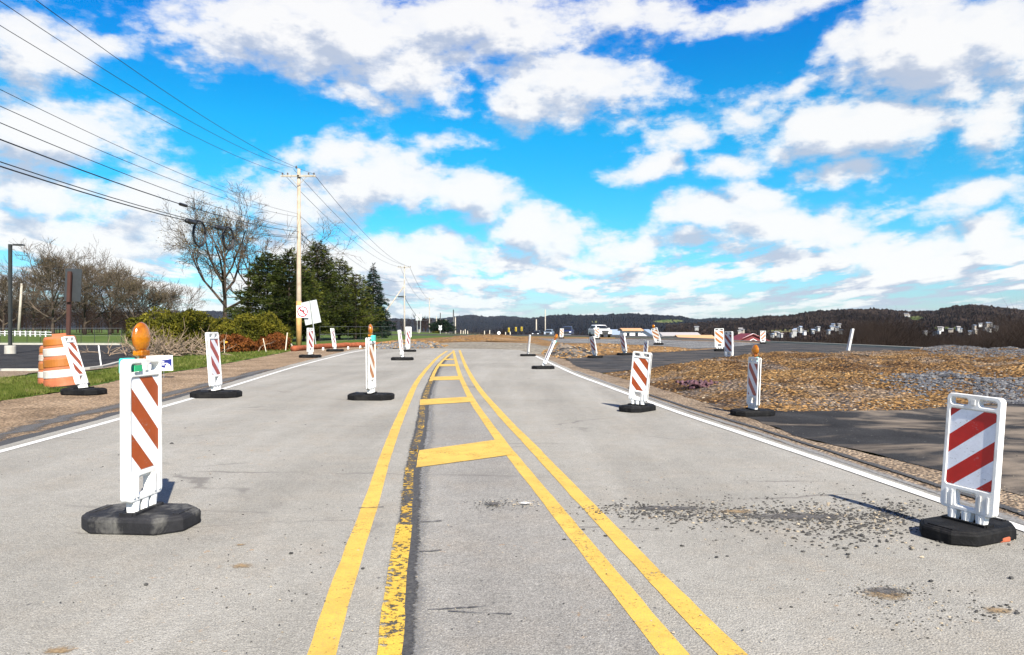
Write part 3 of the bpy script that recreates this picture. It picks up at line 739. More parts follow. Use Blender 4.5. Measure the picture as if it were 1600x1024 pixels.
def rrect(x0,z0,x1,z1,r,n=5):
    out=[]
    for cx,cz,a0 in ((x1-r,z1-r,0),(x0+r,z1-r,90),(x0+r,z0+r,180),(x1-r,z0+r,270)):
        for k in range(n+1):
            a=R(a0+90*k/n); out.append((cx+math.cos(a)*r,cz+math.sin(a)*r))
    return out
def frame_mesh(Wd=.40):
    h=Wd/2; mb=MB()
    outer=rrect(-h,.17,h,1.0,.035)
    body=[outer, rrect(-h+.035,.925,-.045,.968,.018), rrect(.045,.925,h-.035,.968,.018), rrect(-.075,.205,.055,.30,.012)]
    mb.add(*plate(body,.030,.004))
    # raised rim all round and bars above and below the sheeting
    mb.add(*plate([outer, rrect(-h+.030,.34,h-.030,.895,.02), rrect(-h+.03,.92,-.04,.973,.022), rrect(.04,.92,h-.03,.973,.022), rrect(-.085,.198,.065,.312,.012)],.058,.006))
    # funnel ribs under the frame, three feet going into the base
    for cx in (-.105,0,.105):
        mb.add(*plate([[(cx-.042,.20),(cx-.026,.075),(cx+.026,.075),(cx+.042,.20)]],.050,.005))
        mb.box((cx,-.027,.12),(.016,.012,.085)); mb.box((cx,.027,.12),(.016,.012,.085))
    for cx in (-h+.05,-.11,.10,h-.045):
        mb.box((cx,-.030,.25),(.012,.014,.11)); mb.box((cx,.030,.25),(.012,.014,.11))
    mb.box((0,-.031,.948),(.03,.008,.035)); 
    return mb
def base_mesh():
    mb=MB(); seq=[(.60,.0),(.975,.002),(1.0,.012),(1.0,.070),(.975,.082),(.93,.086),(.90,.094),(.55,.096)]
    out=[(.10,.44),(.12,.435),(.225,.29),(.235,.27),(.235,.12),(.235,-.12),(.235,-.27),(.225,-.29),(.12,-.435),(.10,-.44)]
    out=out+[(-x,y) for x,y in out[::-1]]; n=len(out)
    for s_,z in seq:
        for (x,y) in out:
            w_=1+.008*fbm(x*9,y*9,z*20); mb.v.append((x*s_*w_,y*(1-(1-s_)*.6)*w_,z))
    for i in range(len(seq)-1):
        for k in range(n):
            k2=(k+1)%n; mb.f.append((i*n+k,i*n+k2,(i+1)*n+k2,(i+1)*n+k)[::-1]); mb.m.append(0)
    mb.f.append(tuple((len(seq)-1)*n+k for k in range(n))[::-1]); mb.m.append(0)
    mb.f.append(tuple(range(n))); mb.m.append(0)
    for sy in (-1,1):   # moulded socket walls and grips
        mb.box((0,sy*.055,.10),(.34,.03,.022)); mb.box((0,sy*.36,.094),(.20,.05,.014))
    mb.box((.165,0,.10),(.025,.09,.022)); mb.box((-.165,0,.10),(.025,.09,.022))
    return mb
FR=frame_mesh().build('frame',M['white_plastic'],smooth=False); FRm=FR.data
BSm=None; BS=base_mesh().build('base',M['rubber'],bevel=0); BSm=BS.data
BSd=BSm.copy(); BSd.materials[0]=M['rubber_dark']
bm=bmesh.new(); bm.from_mesh(BSm); bmesh.ops.recalc_face_normals(bm,faces=bm.faces); bm.to_mesh(BSm); bm.free()
bm=bmesh.new(); bm.from_mesh(BSd); bmesh.ops.recalc_face_normals(bm,faces=bm.faces); bm.to_mesh(BSd); bm.free()
SH={}
def sheet_mesh(mk):
    if mk not in SH:
        mb=MB(); mb.add([tuple(v) for v in plate([rrect(-.168,.345,.168,.89,.004)],.040,.001)[0]],plate([rrect(-.168,.345,.168,.89,.004)],.040,.001)[1])
        # rivets
        o=mb.build('sheeting',M[mk]); SH[mk]=o.data; bpy.data.objects.remove(o)
    return SH[mk]
for o in (FR,BS): bpy.data.objects.remove(o)
def lens_mesh():
    mb=MB(); M_=Matrix.Rotation(R(90),3,'X')
    mb.lathe([(0,-.040),(.03,-.038),(.055,-.032),(.075,-.022),(.088,-.011),(.094,0),(.088,.011),(.075,.022),(.055,.032),(.03,.038),(0,.04)],28,0,(0,0,1.125),M_)
    return mb
o=lens_mesh().build('lens',M['amber'],smooth=True); LNm=o.data; bpy.data.objects.remove(o)
mb=MB(); mb.tube([(0,0,.99),(0,0,1.035)],.028,12)
mb.add(*plate([rrect(-.05,1.015,.05,1.05,.012)],.06,.006)); o=mb.build('neck',M['amber']); NKm=o.data; bpy.data.objects.remove(o)
mb=MB(); mb.add(*[plate([rrect(-.055,.91,.055,1.005,.015)],.06,.008)[0],plate([rrect(-.055,.91,.055,1.005,.015)],.06,.008)[1]])
o=mb.build('battery_box',M['teal']); BXm=o.data; bpy.data.objects.remove(o)
def inst(name, mesh, parent, mtx):
    o=bpy.data.objects.new(name,mesh); C.objects.link(o); o.parent=parent; o.matrix_local=mtx; return o
GP='striped vertical panels on rubber bases'
def panel(foot, top, yaw, sheetk, label, beacon=0, lens_yaw=0, s=None, dark=True, group=GP, base=True, z=0, baserot=0, wx=1.0, bz=.82, bx=.95):
    """foot/top photo pixels of the panel; yaw = world angle of the face normal (deg)"""
    ss=s or 1.0
    for _ in range(4):
        p=G(foot[0],foot[1],z+.095*ss); pm=F/p.y
        Hm=math.hypot(foot[1]-top[1],(top[0]-foot[0]))/pm
        if s is None: ss=Hm/.91
    p.z=z
    lean=math.atan2(top[0]-foot[0],foot[1]-top[1])
    s=ss
    root=empty('striped_panel',p,R(yaw+90)+0); root.scale=(s,s,s)
    tag(root,label,'traffic panel',group)
    # lean about the viewing axis, expressed in the thing's own frame
    ax=Matrix.Rotation(-R(yaw+90),3,'Z')@Vector((0,1,0))
    L=Matrix.Translation((0,0,.08))@Matrix.Rotation(lean,4,ax)@Matrix.Translation((0,0,-.08))@Matrix.Diagonal((wx,1,1,1))
    if base: inst('base',BSd if dark else BSm,root,Matrix.Rotation(R(baserot),4,'Z')@Matrix.Diagonal((bx,bz,1,1)))
    inst('frame',FRm,root,L); inst('sheeting',sheet_mesh(sheetk),root,L)
    if beacon:
        Bm=L@Matrix.Rotation(R(lens_yaw),4,'Z')
        e=bpy.data.objects.new('warning_light',NKm); C.objects.link(e); e.parent=root; e.matrix_local=L
        inst('lens',LNm,e,Matrix.Rotation(R(lens_yaw),4,'Z'))
        bx=inst('battery_box',BXm,e,Matrix.Translation((-.055,.055,0) if beacon==1 else (0,-.045,.03)))
    return root
panel((222,797),(221,557),-5,'sheet_down','nearest left panel with falling orange stripes and a big amber warning light',1,0,s=1.105,dark=False,wx=.82,bz=.72,bx=.82)
panel((1511,816),(1526,612),204,'sheet_up','large white panel with rising red stripes on the right white line',0,s=.885,wx=.96,bz=.76,bx=.9)
panel((338,611),(331,519),2,'sheet_far','leaning white striped panel on the left white line in front of the yew hedge',0)
panel((580,615),(579,527),-4,'sheet_tan','slim striped panel with amber light and turquoise box, mid left lane',2,12)
panel((628.7,558.5),(624,515.6),0,'sheet_far','nearly edge-on white panel further up the left lane, leaning left, just before the rubble',0)
panel((637,546.5),(637.5,514),-15,'sheet_far','small white panel at the far left pavement end before a plain white sign',0)
panel((484.7,554.5),(484.7,512.4),-10,'sheet_far','striped panel on the left shoulder below the no left turn sign',0)
panel((523.5,545.8),(519,513),-2,'sheet_far','left-leaning panel behind the red clay sock under the conifers',0)
panel((848.5,572),(866,531.5),186,'sheet_far','panel with a small amber light tipped far to the right beside the right white line',1,20,s=None)
panel((825,553.5),(828,523),184,'sheet_far','edge-on white panel at the far right end of the pavement',0)
panel((996,633),(1004,549.7),226,'sheet_down','orange striped panel halfway up the right white line, tilted slightly right',0,wx=.90)
panel((1176,640),(1179.5,558),186,'sheet_far','striped panel with an amber light in front of the ochre dirt mound',1,12)
panel((1139,560),(1138.5,518),202,'sheet_far','striped panel behind the dirt mound at the edge of the dark side road',0)
panel((1124.5,545.5),(1123.5,513.3),248,'sheet_tan','faded orange and white panel beyond the side road, left of the red roof',0)
panel((1192,535.3),(1192.3,517),250,'sheet_tan_up','distant faded panel with rising stripes at the right end of the red roof',0)
panel((1323.5,554.5),(1332,514),163,'sheet_far','edge-on white panel leaning right at the far end of the side road',0,20)
panel((1008,556.5),(1010,532.5),200,'sheet_far','dull striped panel partly hidden behind the larger orange striped panel',0)
panel((930,556),(925,526),205,'sheet_far','left-leaning striped panel on the dirt bank below the white car',0)
panel((976.5,551.8),(972,521),200,'sheet_far','left-leaning striped panel on the dirt bank below the white building',0)
panel((1029,536.3),(1022,513),236,'sheet_tan','tan striped panel with a yellow light tipped to the left on the grey gravel',1,0)
panel((933,528.6),(932.7,512),245,'sheet_tan','small striped panel directly in front of the white car',0)
panel((877.3,527.6),(878,513.3),240,'sheet_tan','small striped panel at the left side of the dark blue pickup',0)
panel((131,607),(106,526),0,'sheet_down','panel tipped strongly left, leaning against the orange barrels on the grass',0,s=None,wx=.7,baserot=-12)
# green sticker on the nearest panel's handle
near=[o for o in bpy.data.objects if o.name=='striped_panel'][0]

# loose rubber base
rb=bpy.data.objects.new('rubber_base',BSd); C.objects.link(rb); q=G(1338,570); rb.location=(q.x,q.y,hI(q.x,q.y)+.02); rb.rotation_euler=(R(3),0,R(85)); rb.scale=(.9,.9,.9)
tag(rb,'loose black rubber base lying alone on the dirt mound without its panel','rubber base')

# ---------------------------------------------------------------- barrels
def barrel(px,py,label,rz=0,tilt=0,h=1.0,toppx=None):
    p=G(px,py); root=empty('traffic_barrel',p,R(rz)); tag(root,label,'traffic barrel','orange traffic barrels on the grass')
    root.rotation_euler=(R(tilt[0]) if tilt else 0,R(tilt[1]) if tilt else 0,R(rz)); root.scale=(h*1.08,h*1.08,h*.96)
    z=[0,.015,.16,.18,.34,.36,.52,.54,.70,.72,.86,.88]
    def ring(z0,z1,r0,r1): return [(r0-.004,z0),(r0+.003,z0+.012),(r1+.003,z1-.012),(r1-.004,z1)]
    mb=MB(); mb.lathe([(.0,.0),(.285,.0),(.29,.02),(.283,.17),(.276,.175),(.268,.37),(.262,.375),(.254,.57),(.248,.575),(.240,.77),(.234,.775),(.228,.93),(.20,.96),(.05,.965),(0,.965)],40)
    mb.box((0,0,.985),(.20,.035,.05)); mb.build('body',M['orange_plastic'],root)
    for (z0,z1,r0,r1,mt) in ((.20,.35,.279,.272,'band_white'),(.40,.55,.265,.258,'band_orange'),(.60,.75,.252,.245,'band_white'),(.795,.915,.238,.233,'band_orange')):
        mb=MB(); mb.lathe(ring(z0,z1,r0,r1),40); mb.build('reflective_band',M[mt],root)
    mb=MB(); mb.lathe([(0,-.004),(.36,-.004),(.37,.01),(.36,.04),(.31,.05),(.29,.05)],24); mb.build('weight_ring',M['rubber_dark'],root)
    return root
barrel(101,606,'front orange barrel with scuffed white bands on the grass beside the tipped panel',20,(0,-5),1.22)
barrel(84,602,'darker orange barrel half hidden behind the front barrel on the grass',60,(0,-2),.98)

# ---------------------------------------------------------------- utility poles and wires
def pole(name,px,py_base,py_top,label,mats,r=.16,arm=None,arms_y=None,base_z=0,d=None,group='utility poles along the left side of the road'):
    if d is None: b=G(px,py_base)
    else: b=AT(px,py_base,d)
    top=AT(px,py_top,b.y).z
    root=empty(name,b); H=top-b.z
    tag(root,label,'utility pole',group)
    mb=MB(); mb.tube([(0,0,-.1),(0,0,H*.3),(0,0,H)],[r*1.15,r,r*.68],12); mb.build('pole_shaft',mats,root,smooth=True)
    return root,b,H
prim,pb,pH=pole('utility_pole',467,540.5,264,'tall wooden utility pole with a crossarm, nearest, beside the no left turn sign',M['wood'],.17)
mb=MB(); mb.tube([(0,0,0),(0,0,3.2)],[.2,.19],12); mb.build('lower_shaft',M['wood_orange'],prim,smooth=True)
def crossarm(root,z,w_,L=2.5):
    mb=MB(); mb.box((0,-.17,z),(L,.1,.13)); mb.box((0,-.12,z-.0),(.12,.2,.16))
    mb.tube([(-.6,-.17,z-.05),(0,-.17,z-.7)],.02,5); mb.tube([(.6,-.17,z-.05),(0,-.17,z-.7)],.02,5); mb.build('crossarm',M['wood_grey'],root)
    for x in (-L/2+.12,-L/2+.5,L/2-.5,L/2-.12):
        mb=MB(); mb.lathe([(0,0),(.035,0),(.035,.05),(.07,.07),(.04,.10),(.065,.12),(.04,.16),(0,.19)],8,0,(x,-.17,z+.065)); mb.build('insulator',M['porcelain'],root)
crossarm(prim,AT(467,276,pb.y).z,1)
mb=MB(); mb.lathe([(0,0),(.04,0),(.08,.05),(.04,.1),(.07,.14),(.03,.2),(0,.22)],8,0,(-.15,-.1,pH)); mb.build('insulator',M['porcelain'],prim)
sec,sb,sH=pole('utility_pole',632,535,415,'thin utility pole with small crossarm behind the conifers, second along the road',M['wood_grey'],.15,d=132); sb2=sb
crossarm(sec,AT(632,418,sb.y).z-sb.z,1)
mb=MB(); mb.box((-.5,0,AT(632,464,132).z-sb.z),(1.4,.1,.25)); mb.build('bracket',M['dark_metal'],sec)
thi,tb,tH=pole('utility_pole',671,527,464,'third utility pole with crossarm, far along the left side',M['wood_grey'],.18,d=270)
crossarm(thi,AT(671,467,tb.y).z-tb.z,1,3.5)
fl=0
for (px,yb,yt,d,lab,mt,r) in ((688,527,489,230,'short dark far pole above the round dark evergreen','dark_metal',.2),(697,527,499,260,'thin pale far pole right of the dark evergreen','wood_grey',.14),
    (708.5,527,484,210,'far greenish pole, tallest beyond the end of the road','dark_metal',.22),(711.5,527,496,215,'far grey pole just right of the greenish one','wood_grey',.2),
    (838,527,499,260,'far pale pole left of the parked-looking grey cars','wood_grey',.28),(852,529,484,200,'tall thin far pole rising over the grey cars','wood_grey',.17),
    (682,527,494,300,'pale stubby far pole between the third utility pole and the dark one','wood_grey',.25)):
    rt,_,_=pole('far_pole',px,yb,yt,lab,M[mt],r,d=d,group='distant poles at the end of the road')
# brace pole
a=AT(572,529,128); b=AT(631.5,447,132)
mb=MB(); mb.tube([a,b],[.17,.13],8); o=recenter(mb.build('brace_pole',M['wood_grey'],smooth=True)); tag(o,'slanting brace pole propped against the second utility pole','pole')
def span(name,P0,P1,fit,r,mat,label,n=40,sag=None,group=None):
    P0,P1=Vector(P0),Vector(P1)
    if sag is None:
        k=(fit[0]-800)/F; dx,dy=P1.x-P0.x,P1.y-P0.y
        tt=(k*P0.y-P0.x)/(dx-k*dy); y=P0.y+tt*dy; zt=EYE-(fit[1]-HY)/F*y; zl=P0.z+(P1.z-P0.z)*tt
        sag=(zl-zt)/(4*tt*(1-tt))
    pts=[]
    for i in range(n+1):
        u=i/n; p=P0.lerp(P1,u); p.z-=4*sag*u*(1-u); pts.append(p)
    mb=MB(); mb.tube(pts,r,5); o=mb.build(name,mat); recenter(o)
    tag(o,label,'overhead wire',group or 'overhead wires between the poles'); o['_s']=0; del o['_s']
    return lambda u:(P0.lerp(P1,u)-Vector((0,0,4*sag*u*(1-u))))
prev=Vector((-10.5,-25,0))
def att(px,py): return AT(px,py,pb.y-.17)
arr=[ (443,271,(0,40),-1.05,12.8,'lowest of three thin wires reaching the nearest crossarm, at its left end',.011),
      (459,263,(0,2),-.15,13.3,'thin wire to the top of the nearest pole, entering at the upper left corner',.011),
      (490,272,(57,1),1.05,12.8,'uppermost thin wire, ending at the right end of the crossarm',.011),
      (465,334,(0,140),0,10.0,'thin upper wire of the middle set left of the pole, pale against the clouds',.009),
      (465,339,(0,166),-.1,9.8,'second thin wire of the middle set left of the pole',.010),
      (465,356,(0,192),0,9.0,'third thin wire of the middle set, just above the thick black cable',.012),
      (466,362,(0,218),0,8.7,'thick black cable with a small splice, above the looped cables',.019),
      (465,369,(0,253),0,8.4,'upper of the two lowest black cables left of the pole',.015),
      (465,371,(0,260),0,8.2,'lowest black cable carrying the two coiled loops',.02)]
curves=[]
for (px,py,fit,dx,z0,lab,r) in arr:
    P1=att(px,py); P0=(prev.x+dx,prev.y,z0)
    curves.append(span('overhead_wire',P0,P1,fit,r,M['cable'] if r>.014 else M['wire'],lab))
s_top=sb.y-.17
for k,(px,py,qx,qy,sg,r,lab) in enumerate(((490,272,640,417,1.3,.018,'right-hand wire running from the nearest pole to the second pole'),(459,265,632,414,1.4,.016,'top wire running from the nearest pole to the second pole'),
    (443,272,625,417,1.4,.016,'left crossarm wire running from the nearest pole to the second pole'),(467,336,631,440,1.5,.014,'middle wire running from the nearest pole down to the second pole'),
    (467,362,631,462,1.6,.028,'thick black cable descending from the nearest pole past the conifers'),(467,371,631,465,2.0,.022,'lower black cable descending from the nearest pole past the conifers'))):
    span('overhead_wire',AT(px,py,pb.y+.1),AT(qx,qy,sb.y),None,r,M['cable'] if r>.02 else M['wire'],lab,sag=sg,n=24)
for (px,py,qx,qy,r,sg,lab) in ((640,417,676,468,.03,2.0,'far wire between second and third poles, right-hand'),(625,417,667,468,.025,2.4,'far wire between second and third poles, left-hand'),(632,464,671,497,.045,2.5,'far black cable between second and third poles')):
    span('overhead_wire',AT(px,py,sb.y),AT(qx,qy,tb.y),None,r,M['wire'],lab,sag=sg,n=24)
# service drop to the left and low wire across the field
span('overhead_wire',AT(-60,474,118),AT(300,481,150),None,.03,M['wire'],'low thin wire crossing in front of the bare trees on the far left',sag=.3)
# splice cases and coils
def on(cfn,px):
    lo,hi=.35,1.0
    for _ in range(40):
        m_=(lo+hi)/2; p=cfn(m_); x=800+F*p.x/p.y
        if x<px: lo=m_
        else: hi=m_
    return cfn((lo+hi)/2), (cfn(.9)-cfn(.6)).normalized()
for (px,lab) in ((298,'left black splice case on the lowest cable'),(343,'right black splice case on the lowest cable, nearer the pole')):
    p,dv=on(curves[8],px); u_=Vector((0,0,1)); mb=MB(); mb.tube([p-dv*.5,p-dv*.42,p+dv*.4,p+dv*.5],[.04,.10,.10,.04],10); o=recenter(mb.build('splice_case',M['cable'],smooth=True)); tag(o,lab,'splice case','splice cases on the cable')
    p,dv=on(curves[8],px+13); mb=MB(); rr=.42; pts=[p-Vector((0,0,rr+.02))+dv*(math.cos(a)*rr*1.0)+Vector((math.cos(a)*rr*.28,0,math.sin(a)*rr*1.35)) for a in [2*math.pi*i/24 for i in range(25)]]
    mb.tube(pts,.035,6); mb.tube([q+Vector((.04,.02,-.03)) for q in pts],.03,6); o=recenter(mb.build('cable_loop',M['cable'],smooth=True)); tag(o,lab.replace('splice case','oval loop of spare cable').replace('on the lowest','hanging from the lowest'),'cable loop','coiled cable loops')
p,dv=on(curves[6],286); mb=MB(); mb.tube([p-dv*.4,p-dv*.3,p+dv*.35,p+dv*.45],[.03,.07,.07,.03],8); tag(recenter(mb.build('cable_splice',M['cable'])),'small splice on the thick black cable','cable splice')

# ---------------------------------------------------------------- trees
def rdir(d,ang):
    u=d.orthogonal().normalized(); q=Matrix.Rotation(random.random()*6.283,3,d); u=q@u
    return (d*math.cos(ang)+u*math.sin(ang)).normalized()
def bare_tree(name,base,H,spread,label,seed,trunk_h=.28,nmain=7,lv=4,dens=1.0,buds=0,tw='twig',twr=.012,up=.25,kids=(5,5,5,4),lean=(0,0)):
    random.seed(seed); root=empty(name,base); tag(root,label,'tree'); tr=MB(); cr=MB(); ends=[]
    def limb(p,d,L,r,level,mb):
        n=4 if level<2 else 3; pts=[p]; dd=d.copy(); seg=L/n
        for i in range(n):
            dd=(dd+Vector((random.gauss(0,.13),random.gauss(0,.13),random.gauss(0,.1)+up*.18))).normalized()
            pts.append(pts[-1]+dd*seg)
        r1=max(twr*.5,r*.42); mb.tube(pts,[r+(r1-r)*i/n for i in range(n+1)],6 if level==0 else 4 if level==1 else 3,cap=False)
        if level>=lv:
            ends.append(pts[-1]); ends.append(pts[-2]); return
        k=max(2,int(kids[min(level,len(kids)-1)]*dens*random.uniform(.8,1.2)))
        for j in range(k):
            u=.25+.75*(j+random.random()*.6)/k; u=min(u,.98); ii=min(n-1,int(u*n)); fr_=u*n-ii
            q=pts[ii].lerp(pts[ii+1],fr_); dq=(pts[ii+1]-pts[ii]).normalized()
            limb(q,rdir(dq,random.uniform(.4,.95)),L*random.uniform(.42,.66),max(twr,r*(1-.5*u)*.55),level+1,cr)
    th=H*trunk_h; r0=H*.020
    tp=[Vector((0,0,-.2)),Vector((lean[0]*.3,0,th*.5)),Vector((lean[0]*.6,.1,th)),Vector((lean[0],0,H*.62)),Vector((lean[0]*1.2,.1,H*.85))]
    tr.tube(tp,[r0*1.35,r0,r0*.85,r0*.45,r0*.15],8,cap=False)
    for j in range(nmain):
        u=j/(nmain-1); z=th+(H*.8-th)*u**1.1; 
        a=j*2.4+random.random()*.7; el=.5+.75*u+random.uniform(-.12,.12)
        d=Vector((math.cos(a)*math.cos(el),math.sin(a)*math.cos(el),math.sin(el)))
        L=(spread*.62)*(1-.50*u)*random.uniform(.85,1.15)/max(.55,math.cos(el))*.9
        L=min(L,(H-z)/max(.3,math.sin(el))*.75)
        q=Vector((lean[0]*z/H,0,z)); limb(q,d,L,r0*(.62-.3*u),0,tr if False else cr)
    tr.build('trunk',M['bark'],root,smooth=True)
    if buds:
        for _ in range(int(buds)):
            p=random.choice(ends)+Vector((random.gauss(0,.22),random.gauss(0,.22),random.gauss(0,.18))); s=random.uniform(.03,.07)
            a=Vector((random.gauss(0,s),random.gauss(0,s),random.gauss(0,s))); b=Vector((random.gauss(0,s),random.gauss(0,s),random.gauss(0,s)))
            cr.add([p,p+a,p+b],[(0,1,2)],1)
    cr.build('crown',[M[tw],M['bud']],root)
    return root
b=G(351,531); bare_tree('bare_tree',b,13.1,14.6,'largest bare tree with wide open branches behind the yew hedge',5,.24,11,4,1.0,12000,'twig',.018,.22,(5,5,5,4))
b=G(384,530); bare_tree('bare_tree',b,10.8,5,'slimmer bare tree between the largest bare tree and the conifers',8,.3,8,3,1.0,1800,'twig',.018,.4,(5,5,4),lean=(.3,0))
LT='bare budding trees behind the parking lot'
for (px,top,d,sp,seed,lab) in ((82,388,120,13,21,'tallest pale budding tree behind the light pole and brown sign'),(132,400,130,12,22,'budding tree just right of the brown sign back'),(172,413,128,11,23,'rounded bare tree in the middle of the group behind the lot'),
    (208,430,122,10,24,'lower bare tree right of the middle of the group behind the lot'),(243,447,125,9,25,'small spreading bare tree at the right end of the group behind the lot'),(5,420,135,11,26,'bare tree cut by the left edge of the picture'),(52,415,140,10,27,'thin bare tree between the light pole and the tallest budding tree'),(-60,400,130,12,28,'bare tree past the left edge')):
    if px<-20: continue
    b=AT(px,HY+F*EYE/d,d); H=(AT(px,top,d).z-b.z)*.86
    r=bare_tree('bare_tree',b,H,sp,lab,seed,.16,11,3,1.2,6000,'twig_pale',.030,.35,(6,6,5)); r['group']=LT
random.seed(3)
def conifer(base,H,W,label,seed,mat='needles',shape='pine',n=9000,trunk=True,name='conifer',size=.30,low=.06):
    random.seed(seed); root=empty(name,base); tag(root,label,'tree','conifers left of the road')
    tr=MB(); tr.tube([(0,0,-.2),(0,0,H*.5),(0,0,H*.97)],[H*.02,H*.013,.02],7,cap=False)
    cr=MB(); limbs=[]
    levels=int(H*(2.6 if shape=='pine' else 3.4))
    for i in range(levels):
        u=(i+.5)/levels; z=H*(low+(1-low)*u)
        if shape=='spruce': rr=W/2*(1-u)**.85*(1.0)
        else: rr=W/2*min(1,(1-u)**.55*1.05)*(.55+.45*min(1,(u+.15)/.35))
        k=random.randint(5,7)
        for j in range(k):
            a=i*1.3+j*2*math.pi/k+random.uniform(-.3,.3); L=rr*random.uniform(.62,1.18)
            if L<.15: L=.15
            dz=(-.12 if shape=='spruce' else .12)*L
            tip=Vector((math.cos(a)*L,math.sin(a)*L,z+dz+.1*random.gauss(0,1))); limbs.append((Vector((0,0,z)),tip,L))
            tr.tube([(0,0,z),tuple(Vector((0,0,z)).lerp(tip,.6)+Vector((0,0,.05))),tuple(tip)],[.045,.025,.01],3,cap=False)
    tot=sum(l[2]**1.35 for l in limbs)
    for (p,tip,L) in limbs:
        k=int(n*L**1.35/tot); ax=(tip-p).normalized(); side=ax.cross(Vector((0,0,1))).normalized()
        for _ in range(k):
            u=random.random()**.6; wv=(1-u*.55)*L*.30*random.gauss(0,.75)
            q=p.lerp(tip,u)+side*wv+Vector((0,0,random.gauss(0,.11)-abs(wv)*.18-(.0 if shape=='pine' else u*u*.12*L)))
            d=(ax*random.uniform(.3,1)+side*(1 if wv>0 else -1)*random.uniform(.1,1)+Vector((0,0,random.uniform(-.35,.5)))).normalized()
            s=size*random.uniform(.5,1.2); e=d.cross(Vector((random.gauss(0,1),random.gauss(0,1),random.gauss(0,1)))).normalized()*s*.17
            cr.add([q-e,q+e,q+d*s],[(0,1,2)])
    tr.build('trunk',M['bark'],root); cr.build('crown',M[mat],root); return root
def cf(px,top,d,W,label,seed,mat,shape,n,**k):
    b=AT(px,HY+F*EYE/d,d); conifer(b,AT(px,top,d).z-b.z,W,label,seed,mat,shape,n,**k)
cf(418,394,70,7.6,'leftmost dark conifer of the row, next to the largest bare tree',31,'needles','pine',24000)
cf(452,392,66,6.0,'dark conifer directly behind the nearest utility pole',32,'needles','pine',18000)
cf(497,379,74,7.6,'tallest dark pine of the row, right of the nearest utility pole',33,'needles','pine',26000)
cf(530,404,82,7.4,'yellow green pine between the tallest pine and the spruce',34,'needles_y','pine',20000)
cf(556,428,78,6.4,'low yellow green conifer in front of the spruce',35,'needles_y','pine',10000,low=.04)
cf(583,413,88,6.4,'pointed dark spruce at the right end of the row',36,'spruce','spruce',16000)
cf(475,420,68,6.0,'low dark conifer filling in beneath the tallest pine',37,'needles_y','pine',10000)
cf(690,500,200,9.5,'small round dark evergreen at the far end of the road behind white signs',38,'spruce','pine',4000,size=.6,low=0)

def bush(name,pix,d,hz,label,mat,n,leaf=.07,seed=1,cat_='bush',top=None,group=None,zlow=0):
    """leafy bush: pix=(x0,x1,ytop) at distance d; filled with leaf faces lumpily"""
    random.seed(seed); x0,x1,yt=pix; a=AT(x0,HY,d).x; b=AT(x1,HY,d).x; h=AT(0,yt,d).z; c=Vector(((a+b)/2,d,0)); rx=(b-a)/2; ry=hz
    mb=MB(); 
    lobes=[(random.uniform(-.75,.75),random.uniform(-.5,.5),random.uniform(.35,.8),random.uniform(.28,.45)) for _ in range(16)]
    for _ in range(n):
        if random.random()<.75:
            l=random.choice(lobes); v=Vector((random.gauss(0,1),random.gauss(0,1),random.gauss(0,1))).normalized()*random.uniform(.75,1.05)*l[3]
            x=l[0]+v.x; y=l[1]+v.y; z=l[2]+v.z*.8
        else:
            th=random.random()*6.283; ph=random.uniform(0,1); q=math.sqrt(1-ph*ph*.9)*random.uniform(.9,1.0)
            x=math.cos(th)*q*.95; y=math.sin(th)*q*.95; z=ph*.85
        k=1+.18*fbm(x*3+seed,y*3,z*3); z=max(.02,min(z,1.05)*k)
        if x*x+y*y>1.15: continue
        p=Vector((x*rx,y*ry,zlow+z*(h-zlow))); s=leaf*random.uniform(.6,1.4)
        dd=Vector((random.gauss(0,1),random.gauss(0,1),random.gauss(.6,.8))).normalized(); e=dd.orthogonal().normalized(); e=(Matrix.Rotation(random.random()*6,3,dd)@e)*s*.45
        mb.add([p-e,p+e,p+dd*s*1.3],[(0,1,2)])
    st=MB()
    for _ in range(30):
        a_=random.random()*6.28; st.tube([(0+random.gauss(0,rx*.3),random.gauss(0,ry*.2),-.05),(math.cos(a_)*rx*.6,math.sin(a_)*ry*.6,h*random.uniform(.4,.8))],[.035,.012],4,cap=False)
    root=empty(name,c); tag(root,label,cat_,group); mb.build('foliage',M[mat],root); st.build('stems',M['bark'],root); return root
bush('yew_bush',(214,342,487),37,2.6,'left rounded yew bush with yellow green tips above the branch pile','hedge',44000,.085,41,group='yew bushes in the hedge')
bush('yew_bush',(300,410,496),40,2.2,'middle yew bush of the hedge, lower, behind the leaning striped panel','hedge',30000,.085,42,group='yew bushes in the hedge')
bush('yew_bush',(366,455,495),42,2.4,'right yew bush of the hedge next to the nearest utility pole','hedge',30000,.085,43,group='yew bushes in the hedge')
bush('dead_shrub',(322,398,524),38.5,1.3,'rust-brown dead shrub in front of the middle yew','rust_shrub',12000,.09,44,'shrub')
bush('dead_shrub',(385,450,522),40.3,1.3,'rust-brown dead shrub in front of the right yew','rust_shrub',11000,.09,45,'shrub')
bush('low_shrub',(676,686,521.5),190,1.2,'tiny yellowish shrub near the third utility pole','hedge',900,.3,46,'shrub')
